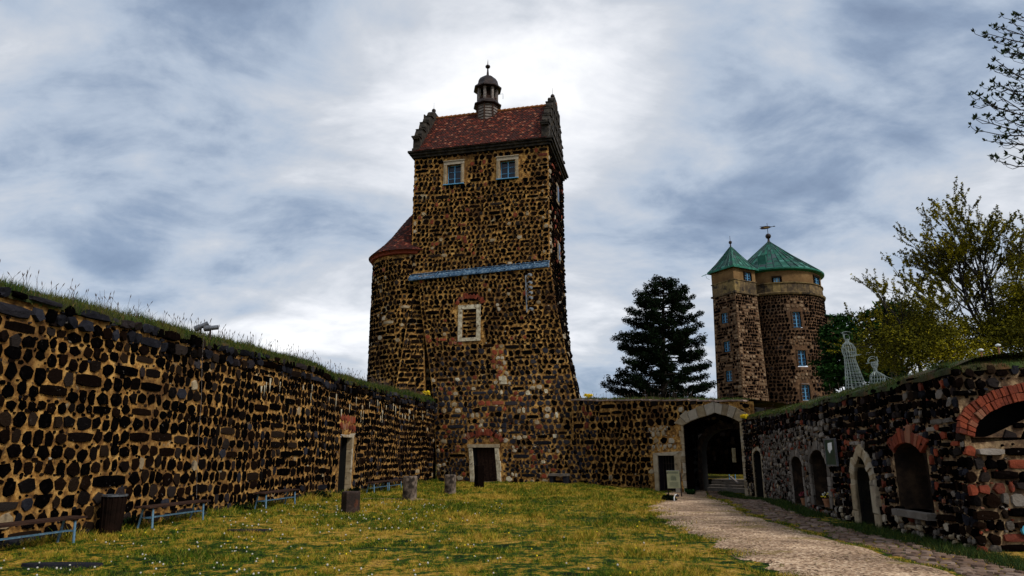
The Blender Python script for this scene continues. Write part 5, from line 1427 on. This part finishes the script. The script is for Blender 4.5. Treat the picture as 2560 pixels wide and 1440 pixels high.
wire_fig('wire_figure', 'smaller seated wire-mesh figure with a broad curved hat, right of the standing one', 2196, 966, 19.2,
         [(-.12, -.02, .09, .09), (0, -.04, .17, .15), (.1, -.02, .2, .17), (.2, .0, .2, .17), (.3, .0, .19, .15), (.36, -.01, .13, .1), (.42, -.03, .045, .045), (.5, -.03, .045, .045), (.6, -.03, .09, .09), (.68, -.03, .08, .08)], 12,
         [[(.0, 0, .40), (.15, -.02, .34), (.28, -.03, .25), (.48, -.05, .18)], [(.02, -.05, .38), (.2, -.05, .28), (.32, -.05, .10), (.22, -.1, .08)], [(-.12, 0, .33), (-.2, -.02, .2), (-.15, -.05, .05), (0, -.1, -.02)]],
         [arc(-.06, 0, .66, .16, .18, 10, 175), arc(-.05, .05, .66, .12, .13, 10, 175), [(-.27, 0, .64), (0, 0, .68), (.06, 0, .68)], [(.06, 0, .68), (.06, 0, .84)]])
for (px, py, lab) in ((2457, 905, 'left one of two white-topped garden stakes on the right bank'), (2500, 893, 'right one of two white-topped garden stakes, near the picture edge')):
    c = at(px, py, 13.6); t = thing('garden_stake', lab, 'garden stake', tuple(c), group='garden stakes on the right bank')
    b = MB(); b.tube([c-ZV*.25, c+ZV*.22], [.018, .014], 6); b.build('stake', M['terracotta'], t)
    b = MB(); b.lathe(c+ZV*.21, [(.03, 0), (.05, .02), (.045, .045), (.01, .06)], 12); b.build('cap', M['white'], t)

# ============================================================ FOLIAGE HELPERS
nr = np.random.default_rng(5)
def leaf_cloud(C, rad, n, size, flatk=1.0, up=.0, nper=3):
    """n small leaf faces round each centre; C (m,3), rad (m,3)"""
    m = len(C); C = np.repeat(np.asarray(C, float), n, 0); Rr = np.repeat(np.asarray(rad, float), n, 0)
    d = nr.normal(size=(m*n, 3)); d /= np.linalg.norm(d, axis=1)[:, None]; d *= (nr.random((m*n, 1))**.45)
    p = C+d*Rr
    a = nr.normal(size=(m*n, 3)); a[:, 2] *= flatk; a /= np.linalg.norm(a, axis=1)[:, None]
    c = nr.normal(size=(m*n, 3)); c = np.cross(a, c); c /= np.linalg.norm(c, axis=1)[:, None]
    s = size*(.6+.8*nr.random((m*n, 1)))
    if nper == 3: return np.stack([p-a*s, p+c*s*.55, p+a*s*.6-c*s*.2], 1)
    return np.stack([p-a*s, p+c*s*.45, p+a*s, p-c*s*.45], 1)
def grow(mb, tips, p, d, L, r, lev, maxlev, spread=.6, kids=(3, 4), upk=.15, rg=rng, sides=5, shrink=.66):
    n = 4; pts = [p]; q = p; dd = d.normalized()
    for i in range(n):
        dd = (dd+Vector((rg.gauss(0, .10), rg.gauss(0, .10), rg.gauss(0, .08)+upk*.25))).normalized(); q = q+dd*L/n; pts.append(q)
    mb.tube(pts, [r*(1-.5*i/n) for i in range(n+1)], sides if lev < 2 else 3, cap=False)
    if lev >= maxlev:
        tips.append((pts, dd)); return
    for k in range(rg.randint(*kids)):
        t = rg.uniform(.35, 1.0) if k else 1; i = min(int(t*n), n-1); pp = pts[i].lerp(pts[i+1], t*n-i)
        ax = Vector((rg.gauss(0, 1), rg.gauss(0, 1), rg.gauss(0, 1))); ax = (ax-dd*ax.dot(dd)).normalized()
        nd = (dd+ax*rg.uniform(.4, 1.1)*spread*(.5 if k == 0 else 1.2)).normalized()
        grow(mb, tips, pp, nd, L*rg.uniform(shrink-.1, shrink+.12), r*.55, lev+1, maxlev, spread, kids, upk, rg, sides, shrink)

# ---- pine
pz = [(5.0, 4.4), (6.6, 5.0), (7.6, 4.9), (8.4, 4.6), (9.4, 4.3), (9.9, 3.7), (10.6, 4.3), (11.6, 4.1), (12.4, 3.3), (13.4, 3.3), (14.8, 3.0), (16.2, 2.2), (17.2, .9), (18, .25)]
rgp = random.Random(12); pt = thing('pine_tree', 'tall dark black pine standing alone behind the courtyard wall', 'tree', (13.75, 62, 0))
b = MB(); b.tube([(13.75, 62, 0), (13.7, 62, 6), (13.75, 62, 10), (14.0, 62, 14), (14.25, 62, 17.6)], [.42, .34, .26, .14, .04], 8)
cs = []; rd = []
z = 4.6; tier = 0
while z < 17.6:
    nl = 7 if z < 15 else 6; 
    for k in range(nl):
        a = tier*1.1+6.283*k/nl+rgp.uniform(-.3, .3); zz_ = z+rgp.uniform(-.3, .3); L = lerp_tab(pz, zz_)*rgp.uniform(.80, 1.08)
        tx = 13.7+.5*max(0, (zz_-10))/7.6; p0 = Vector((tx, 62, zz_)); pts = []
        for i in range(6):
            t = i/5; pts.append(p0+Vector((math.cos(a)*L*t, math.sin(a)*L*t, .15*L*t-.28*L*t*t+.26*L*t**4)))
        b.tube(pts, [.09*(1-.75*t/5) for t in range(6)], 5, cap=False)
        m = max(2, int(L*2.6))
        for j in range(m):
            t0_ = .36 if zz_ > 10.5 else .5; t = t0_+(1.02-t0_)*j/(m-1); i = min(int(t*5), 4); q = pts[i].lerp(pts[i+1], t*5-i); side = Vector((-math.sin(a), math.cos(a), 0))
            for s in range(2 if t > .45 else 1):
                w = side*rgp.uniform(-1, 1)*(.85*t*(1.15-t*.6))*min(L, 3)*.42
                cs.append(tuple(q+w+ZV*rgp.uniform(-.12, .32))); e = rgp.uniform(.26, .48); rd.append((e*1.1, e*1.1, e*.72))
                if s: b.tube([q, q+w], .02, 3, cap=False)
    z += rgp.uniform(.46, .82)*(1.35 if z < 9.5 else 1); tier += 1
b.build('trunk', M['bark'], pt)
fast_tris('crown', leaf_cloud(cs, rd, 54, .12), M['leaf_pine'], pt); print('pine clumps', len(cs))

# ---- leafy trees behind
def cloud_tree(name, label, cx, cy, zbase, blobs, leafmat, nclump, nleaf, size, seed, trunk_r=.25, cl=(.35, .7), open_=.3):
    rg = random.Random(seed); t = thing(name, label, 'tree', (cx, cy, zbase), group=None)
    b = MB(); top = max(z for _, _, z, *_ in blobs)
    b.tube([(cx, cy, zbase-.5), (cx+.1, cy, (zbase+top)/2), (cx, cy+.1, top)], [trunk_r, trunk_r*.7, trunk_r*.2], 7)
    cs, rd = [], []
    for (x, y, z, rx, ry, rz, w) in blobs:
        n = int(nclump*w)
        for _ in range(n):
            d = Vector((rg.gauss(0, 1), rg.gauss(0, 1), rg.gauss(0, 1))).normalized()*(rg.random()**.4)
            c = Vector((x+d.x*rx, y+d.y*ry, z+d.z*rz)); cs.append(tuple(c)); e = rg.uniform(*cl); rd.append((e*1.2, e*1.2, e*.6))
        for _ in range(max(3, n//9)):
            c = Vector(cs[-rg.randint(1, n)]); s0 = Vector((cx, cy, zbase+(z-zbase)*rg.uniform(.25, .6))); mid = s0.lerp(c, .5)+Vector((0, 0, -.3)); b.tube([s0, mid, c], [trunk_r*.35, trunk_r*.2, .02], 4, cap=False)
    b.build('trunk', M['bark'], t); fast_tris('crown', leaf_cloud(cs, rd, nleaf, size, .8, nper=4), M[leafmat], t, 4)
    return t
def A3(px, py, d): return at(px, py, d)
def blob(px, py, d, rpx, rpy, w, ry=None):
    c = at(px, py, d); k = d/1650; return (c.x, c.y, c.z, rpx*k, (ry or rpx*k*.8), rpy*k, w)
c = at(2120, 960, 60)
cloud_tree('leafy_tree', 'dark green leafy tree just right of the round tower, behind the wire figures', c.x, c.y, 2, [blob(2110, 850, 60, 58, 60, 1.0), blob(2110, 930, 60, 66, 60, 1.0), blob(2190, 930, 60, 50, 55, .5)], 'leaf_dark', 150, 26, .20, 1, .3)
c = at(2240, 960, 46)
cloud_tree('leafy_tree', 'deep green spreading tree between the round tower and the golden shrubs', c.x, c.y, 2, [blob(2225, 800, 46, 72, 46, 1.0), blob(2290, 840, 46, 70, 60, 1.0), blob(2210, 900, 46, 50, 70, .35)], 'leaf_dark', 130, 26, .17, 2, .25)
def twig_tree(name, label, base, stems, leafmat, leaf_n, leaf_size, seed, maxlev=3, L=3.2, r=.13, spread=.6, kids=(3, 4), blobs=None, shrink=.66, nclump=0, clr=(.3, .6)):
    rg = random.Random(seed); t = thing(name, label, 'tree', tuple(base)); b = MB(); tips = []
    b.tube([base-ZV*1, base+ZV*.6], [r*1.6, r*1.2], 8)
    for (d, l) in stems: grow(b, tips, base+ZV*.4, Vector(d), l, r, 0, maxlev, spread, kids, .25, rg, 5, shrink)
    b.build('trunk', M['twig'], t)
    cs = []; rd = []
    for pts, dd in tips:
        for k in range(leaf_n):
            i = rg.randint(0, len(pts)-2); q = pts[i].lerp(pts[i+1], rg.random()); cs.append(tuple(q)); rd.append((.05, .05, .05))
    V = leaf_cloud(cs, rd, 2, leaf_size, 1, nper=4)
    if blobs:
        c2, r2 = [], []
        for (x, y, z, rx, ry, rz, w) in blobs:
            for _ in range(int(nclump*w)):
                d = Vector((rg.gauss(0, 1), rg.gauss(0, 1), rg.gauss(0, 1))).normalized()*(rg.random()**.4); c2.append((x+d.x*rx, y+d.y*ry, z+d.z*rz)); e = rg.uniform(*clr); r2.append((e*1.3, e, e*.45))
        V = np.concatenate([V, leaf_cloud(c2, r2, 44, leaf_size*1.15, .8, nper=4)])
    fast_tris('crown', V, M[leafmat], t, 4); print(name, len(tips), V.shape)
    return t
b0 = at(2490, 880, 27)
twig_tree('golden_tree', 'large airy tree with sparse golden-green spring leaves on long bare twigs', b0,
          [((-.55, .1, 1), 2.3), ((-.15, -.2, 1), 2.5), ((.25, .1, 1), 2.3), ((-.95, 0, .6), 2.3), ((.7, .1, .9), 2.0), ((-.35, .4, 1), 2.2), ((.05, -.3, 1.1), 2.3), ((-1, -.2, .3), 2.1)], 'leaf_gold', 14, .05, 3, 4, r=.065, spread=.55, kids=(3, 4),
          blobs=[blob(2440, 850, 27, 120, 60, 1.0), blob(2530, 790, 27, 70, 90, 1.1)], nclump=190, shrink=.64)
b0 = at(2300, 920, 24)
twig_tree('golden_tree', 'lower golden-leaved tree spreading behind the wire figures', b0,
          [((-.7, .1, .9), 1.5), ((-.2, -.1, 1), 1.5), ((.3, .1, 1), 1.6), ((-1.0, 0, .4), 1.4), ((.8, 0, .6), 1.4)], 'leaf_gold', 16, .038, 4, 3, r=.045, spread=.6, kids=(3, 4),
          blobs=[blob(2290, 870, 24, 110, 60, 1.0), blob(2330, 800, 24, 80, 60, .6), blob(2220, 850, 24, 60, 50, .4), blob(2390, 890, 24, 90, 40, .7), blob(2180, 890, 26, 50, 50, .4)], nclump=170)
b0 = at(2620, 880, 25)
twig_tree('golden_tree', 'dense golden-green tree at the right picture edge, above the brick arch', b0,
          [((-.5, .1, 1), 1.8), ((0, -.1, 1), 2.0), ((.4, .1, 1), 1.8)], 'leaf_gold', 12, .042, 8, 3, r=.06, spread=.6,
          blobs=[blob(2560, 850, 25, 90, 70, 1.0), blob(2600, 730, 25, 90, 110, 1.2)], nclump=170)

# ---- overhanging tree, upper right
tb = Vector((12.9, 12.6, 3.3)); rg = random.Random(77)
t = thing('overhanging_tree', 'tree reaching in from the upper right with dark twigs and fresh leaf buds', 'tree', tuple(tb))
b = MB(); b.tube([tb-ZV*.5, tb+ZV*3, tb+Vector((.1, 0, 6)), tb+Vector((0, 0, 9))], [.28, .22, .14, .05], 8)
tipsP = []
tl = [(2468, 84, 12.0), (2492, 66, 12.6), (2530, 55, 11.6), (2438, 236, 11.8), (2447, 326, 12.2), (2440, 296, 11.5), (2466, 352, 12.6), (2481, 398, 12.0), (2484, 205, 12.4), (2489, 150, 11.7), (2467, 262, 12.9), (2515, 345, 12.2),
      (2500, 290, 11.9), (2520, 115, 12.2), (2505, 175, 12.8), (2498, 240, 11.4), (2545, 35, 12.2), (2535, 240, 12.4), (2530, 180, 11.9), (2520, 385, 12.6), (2512, 130, 12.9), (2545, 130, 11.7), (2548, 300, 12.9), (2500, 215, 12.1)]
roots = [Vector((11.6, 12.4, z)) for z in (7.2, 7.9, 8.6, 9.3, 10.0)]
for ro in roots: b.tube([Vector((12.9, 12.6, ro.z-1.0)), Vector((12.3, 12.5, ro.z-.35)), ro], [.09, .06, .04], 6)
def bud(q, dd, s=1):
    for k in range(9):
        d = (dd*.7+Vector((rg.gauss(0, .6), rg.gauss(0, .6), rg.gauss(0, .6)+.25))).normalized(); w = d.cross(Vector((rg.gauss(0, 1), rg.gauss(0, 1), rg.gauss(0, 1)))).normalized()*.017*s
        L = rg.uniform(.05, .10)*s; tipsP.append((q, q+d*L*.5+w, q+d*L, q+d*L*.5-w))
for (px, py, d) in tl:
    tip = at(px, py, d); ro = min(roots, key=lambda q: abs(q.z-(tip.z-.1))); 
    mid1 = ro.lerp(tip, .4)+Vector((0, rg.uniform(-.2, .2), -.12)); mid2 = ro.lerp(tip, .8)+Vector((0, rg.uniform(-.05, .05), -.13))
    pts = [ro, ro.lerp(mid1, .5), mid1, mid1.lerp(mid2, .5)-ZV*.03, mid2, tip]
    b.tube(pts, [.026, .021, .017, .013, .010, .006], 5, cap=False); bud(tip, (tip-mid2).normalized(), 1.2)
    for k in range(9):
        i = rg.randint(1, 4); q = pts[i].lerp(pts[i+1] if i < 5 else pts[i], rg.random()); e = q+Vector((-rg.uniform(.1, .32), rg.uniform(-.15, .15), rg.uniform(-.05, .10))); m = q.lerp(e, .6)-ZV*.05
        b.tube([q, m, e, e+Vector((-.02, 0, .05))], [.009, .007, .005, .004], 4, cap=False); bud(e+Vector((-.02, 0, .05)), Vector((-.4, 0, .8)), 1.05)
b.build('trunk', M['twig'], t)
V = np.array([[tuple(p) for p in q] for q in tipsP]); fast_tris('crown', V, M['leaf_bud'], t, 4)

# ============================================================ GRASS
def vtz(x, y):
    z = -.32*np.exp(-((x-9.5)/5.5)**2-((y-33.5)/6)**2); return z+np.where((y > 9) & (y < 44), .05*np.sin(x*.33+1)*np.sin(y*.21), 0)
def blades(P0, h, w, lean):
    n = len(P0); a = nr.random(n)*6.283; d = np.stack([np.cos(a), np.sin(a), np.zeros(n)], 1)*w[:, None]
    l = nr.normal(size=(n, 3))*lean; l[:, 2] = 1; l *= h[:, None]
    return np.stack([P0-d, P0+d, P0+l], 1)
# lawn blades
n = 760000; y = 8.6+(46-8.6)*nr.random(n)**1.9
x = -10+22*nr.random(n)
lwx = np.interp(y, [p.y for p in LW.p], [p.x for p in LW.p]); plx = np.array([lerp_tab(PL, q) for q in (0,)]) if 0 else np.interp(y, [q[0] for q in PL], [q[1] for q in PL])
crx = np.interp(y, [q[0] for q in CR], [q[1] for q in CR]); rwx = np.interp(y, [p.y for p in RW.p], [p.x for p in RW.p])
edge = plx+.20*np.sin(y*2.3)+.12*np.sin(y*7.1+x)
front = 45.3-(x+5)*.47
lawn = (x > lwx+.03) & (x < edge-.05+nr.normal(size=n)*.30) & (y < front)
verge = (x > crx-.1+np.abs(nr.normal(size=n))*.12) & (x < rwx-.03) & (np.sin(y*1.3)+np.sin(y*.57+1) > -1.1)
# thin the lawn by soft patches so bare earth shows
pat = np.sin(x*1.7+np.sin(y*1.1)*2)*np.sin(y*1.3+np.sin(x*.9)*2)+.6*np.sin(x*4.1+y*2.2)*np.sin(y*3.7-x*1.9)
keep = nr.random(n) < np.clip(.50+.38*pat, .10, 1)
sel = (lawn & keep) | (verge & (nr.random(n) < .8)); x, y = x[sel], y[sel]; ver = verge[sel]; pt_ = pat[sel]
VP = np.stack([x[ver], y[ver], vtz(x[ver], y[ver])-.01], 1)
tag(fast_tris('grass', blades(VP, .05+.10*nr.random(len(VP)), .007*y[ver]/12, .5), M['vergegrass']), 'dark grass verge at the foot of the right wall', kind='stuff')
x, y, pt_ = x[~ver], y[~ver], pt_[~ver]; ver = ver[~ver]
P0 = np.stack([x, y, vtz(x, y)-.02], 1); k = y/12
hgt = (.030+.045*nr.random(len(x)))*(1+.25*np.clip(pt_, -1, 1))*np.where(ver, 1.5, 1)*np.clip(k, 1, 1.5)
near_wall = np.interp(y, [p.y for p in LW.p], [p.x for p in LW.p])+.5 > x
hgt = np.where(near_wall, hgt*2.0, hgt)*np.where(pt_ > .75, 1.45, 1)
# wisps creeping over the gravel edge and in thin tufts across it
m_ = 26000; y2 = 8.8+26*nr.random(m_)**1.7; pe = np.interp(y2, [q[0] for q in PL], [q[1] for q in PL]); pe2 = np.interp(y2, [q[0] for q in PR], [q[1] for q in PR])
x2 = np.where(nr.random(m_) < .6, pe-.25+np.abs(nr.normal(size=m_))*.38, pe2+.05-np.abs(nr.normal(size=m_))*.30)
f2 = np.sin(y2*2.9+x2*1.3)+np.sin(y2*7.3)*.7+np.sin(x2*9+y2)*.5 > .25; mid_ = 2600; y3 = 9+14*nr.random(mid_); x3 = 5.0+.9*np.sin(y3*.8)+nr.normal(size=mid_)*.35; f3 = np.sin(y3*1.9)+np.sin(x3*3+y3) > .7
x2 = np.concatenate([x2[f2], x3[f3]]); y2 = np.concatenate([y2[f2], y3[f3]]); PW = np.stack([x2, y2, vtz(x2, y2)+.02], 1); kw = y2/12
P0 = np.concatenate([P0, PW]); hgt = np.concatenate([hgt, (.015+.03*nr.random(len(x2)))*np.clip(kw, 1, 1.6)]); k = np.concatenate([k, kw])
tag(fast_tris('grass', blades(P0, hgt, .007*k, .6), M['blade']), 'short patchy grass of the courtyard lawn', kind='stuff'); print('blades', len(x))
# wall-top growth
def top_grass(name, C, top, prof, u0, u1, n, hl, hh_, seedn, label, dens=None, hr=(-1.3, .07), stemh=(.2, .5)):
    hs = [p[0] for p in prof][::-1]; dz = [p[1] for p in prof][::-1]; out = []
    us = u0+(u1-u0)*nr.random(n)**(1.0); hh2 = hr[1]-(hr[1]-hr[0])*nr.random(n)**1.6
    P0 = []; k = []
    for u, h in zip(us, hh2):
        p = C(u, top(u)+np.interp(h, hs, dz)-.03, h); P0.append(tuple(p)); k.append(p.y)
    P0 = np.array(P0); k = np.array(k); clump = .65+.6*np.array([mnoise.noise((u*2.3, h*2, 1)) for u, h in zip(us, hh2)])
    clump = np.clip(clump, .25, 1.4)
    H = (hl+(hh_-hl)*nr.random(n)**1.5)*clump; V = blades(P0, H, .006*np.clip(k/12, 1, 4), .32)
    o = tag(fast_tris(name, V, M['wallgrass']), label, kind='stuff')
    b = MB()
    for _ in range(seedn):
        u = u0+(u1-u0)*nr.random(); h = -nr.random()*.7; p = C(u, top(u)+np.interp(h, hs, dz), h); s = p.y/12
        L = stemh[0]+(stemh[1]-stemh[0])*rng.random()**1.6; ln = Vector((rng.gauss(0, .12), rng.gauss(0, .08), 1)); q = p+ln*L*.6; e = p+ln*L+Vector((rng.gauss(0, .05), 0, 0))
        b.tube([p, q, e], [.0035*s**.7, .003*s**.7, .002*s**.7], 3, cap=False)
        if rng.random() < .6: b.tube([e, e+(e-q).normalized()*.05, e+(e-q).normalized()*.10], [.002, .009*s**.5, .002], 4, cap=False)
    if seedn: tag(b.build('dry_stems', M['straw']), 'dry flower stems standing out of the '+label, kind='stuff')
top_grass('grass', LW, lwt, LBP, 0, LW.L-.3, 48000, .10, .36, 480, 'tufted grass on top of the left wall')
top_grass('grass', MCv, mt, [(-.12, .06), (-.3, .12), (-.8, .16), (-3, .16)], .3, ML-.3, 5000, .05, .24, 60, 'thin grass on top of the middle wall', hr=(-1.6, -.3), stemh=(.2, .5))
RBP = [(.06, -.08), (.05, .02), (-.1, .10), (-.4, .22), (-1.0, .30), (-2.2, .34), (-5, .34)]
top_grass('grass', RW, rtf, RBP, 0, RW.L-.3, 26000, .05, .17, 30, 'grass and moss on top of the right wall', hr=(-2.4, .05), stemh=(.1, .25))
top_grass('grass', FCv, ft, [(.06, -.08), (.04, .02), (-.1, .08), (-.4, .12), (-.9, .14)], 0, 5, 9000, .06, .2, 10, 'grass above the brick arch', hr=(-.9, .05), stemh=(.1, .3))
# weeds at the foot of the walls
def weed(label, p, s, n, mat='leaf_dark', flower=None, cat='plant', name='weed_clump'):
    cs = [(p.x+rng.gauss(0, s*.5), p.y+rng.gauss(0, s*.4), p.z+abs(rng.gauss(0, s*.28))) for _ in range(n)]
    o = fast_tris(name, leaf_cloud(cs, [(s*.36,)*3]*n, 40, .035*p.y/18, 1, nper=4), M[mat], None, 4); tag(o, label, cat)
for (px, h, s, lab) in ((325, .22, .22, 'dark leafy weed clump at the wall foot between bin and second bench'), (598, .22, .2, 'dark weed clump at the wall foot left of the third bench'), (805, .3, .32, 'dark weed clump at the wall foot left of the doorway'), (885, .25, .2, 'weed clump at the wall foot just right of the doorway')):
    u = u_px(LW, px, h, 0); p = LW(u, .08, h); weed(lab, p, s, 22, 'leaf_pine')
weed('green weed clump at the left jamb of the gateway', ground_at(1728, 1238)+ZV*.1+Vector((0, .2, 0)), .22, 18)
weed('small green tuft round the ground lamp', ground_at(1676, 1253)+ZV*.04, .20, 16, 'leaf_pine')
weed('yellow flower clump on the top of the left wall at its far end', at(1066, 985, 44.2), .22, 10, 'yellow', name='flower_clump')
weed('yellow flower clump hanging by the gateway arch', at(1860, 1043, 33.2), .15, 10, 'yellow', name='flower_clump')
weed('yellow flower clump on the middle wall beside the tower', at(1475, 990, 40.5), .18, 6, 'yellow', name='flower_clump')
0 and weed('dark shrub on the left wall end against the tower', at(1066, 992, 44.6), .5, 40, 'leaf_pine', name='shrub')

# dark sunken slabs in the lawn
for (px, py, w_, lab) in ((155, 1416, .62, 'dark sunken stone slab in the lawn at the lower left'), (625, 1329, .5, 'narrow dark slab sunk in the lawn, farther from the viewer')):
    g = ground_at(px, py); b = MB(); n = 18
    b.add([g+Vector((math.cos(6.283*q/n)*w_*(1+.2*mnoise.noise((q, px, 0))), math.sin(6.283*q/n)*.14*(1+.3*mnoise.noise((q, px, 3))), .045)) for q in range(n)]+[g+Vector((math.cos(6.283*q/n)*w_*1.02, math.sin(6.283*q/n)*.15, -.03)) for q in range(n)], [tuple(range(n))]+[(q, n+q, n+(q+1) % n, (q+1) % n) for q in range(n)])
    tag(b.build('ground_slab', M['basalt_grey']), lab, 'slab', 'sunken slabs in the lawn')
# dandelions
def dandelion(r, h, mat):
    b = MB(); b.tube([(0, 0, -.02), (.005, 0, h*.5), (0, 0, h)], [.0035, .003, .0025], 3, 1, cap=False); b.ball((0, 0, h+r*.7), r, 8, 0)
    return b.build('dandelion', [mat, M['leaf_dark']])
def scatter(proto, n, fx, label, cat, group):
    for i in range(n):
        o = proto if i == 0 else proto.copy()
        if i: col.objects.link(o)
        x, y = fx(); s = rng.uniform(.7, 1.25)*(1 if y < 14 else 1.25); o.location = (x, y, tz(x, y)+.012); o.scale = (s, s, s*rng.uniform(.8, 1.2)); tag(o, label, cat, group)
def fxw():
    while True:
        y = 9.2+15*rng.random()**1.5; x = rng.gauss(-4.6, 2.6)
        if float(np.interp(y, [p.y for p in LW.p], [p.x for p in LW.p]))+.7 < x < lerp_tab(PL, y)-.3: return x, y
def fxy():
    while True:
        y = 9.2+20*rng.random()**1.3; x = rng.uniform(-8, 7.9)
        if float(np.interp(y, [p.y for p in LW.p], [p.x for p in LW.p]))+.7 < x < lerp_tab(PL, y)-.3: return x, y
scatter(dandelion(.013, .05, M['seed']), 285, fxw, 'white dandelion seed head standing in the lawn', 'dandelion', 'white dandelion heads in the lawn')
scatter(dandelion(.013, .04, M['yellow']), 60, fxy, 'open yellow dandelion flower in the lawn', 'dandelion', 'yellow dandelions in the lawn')
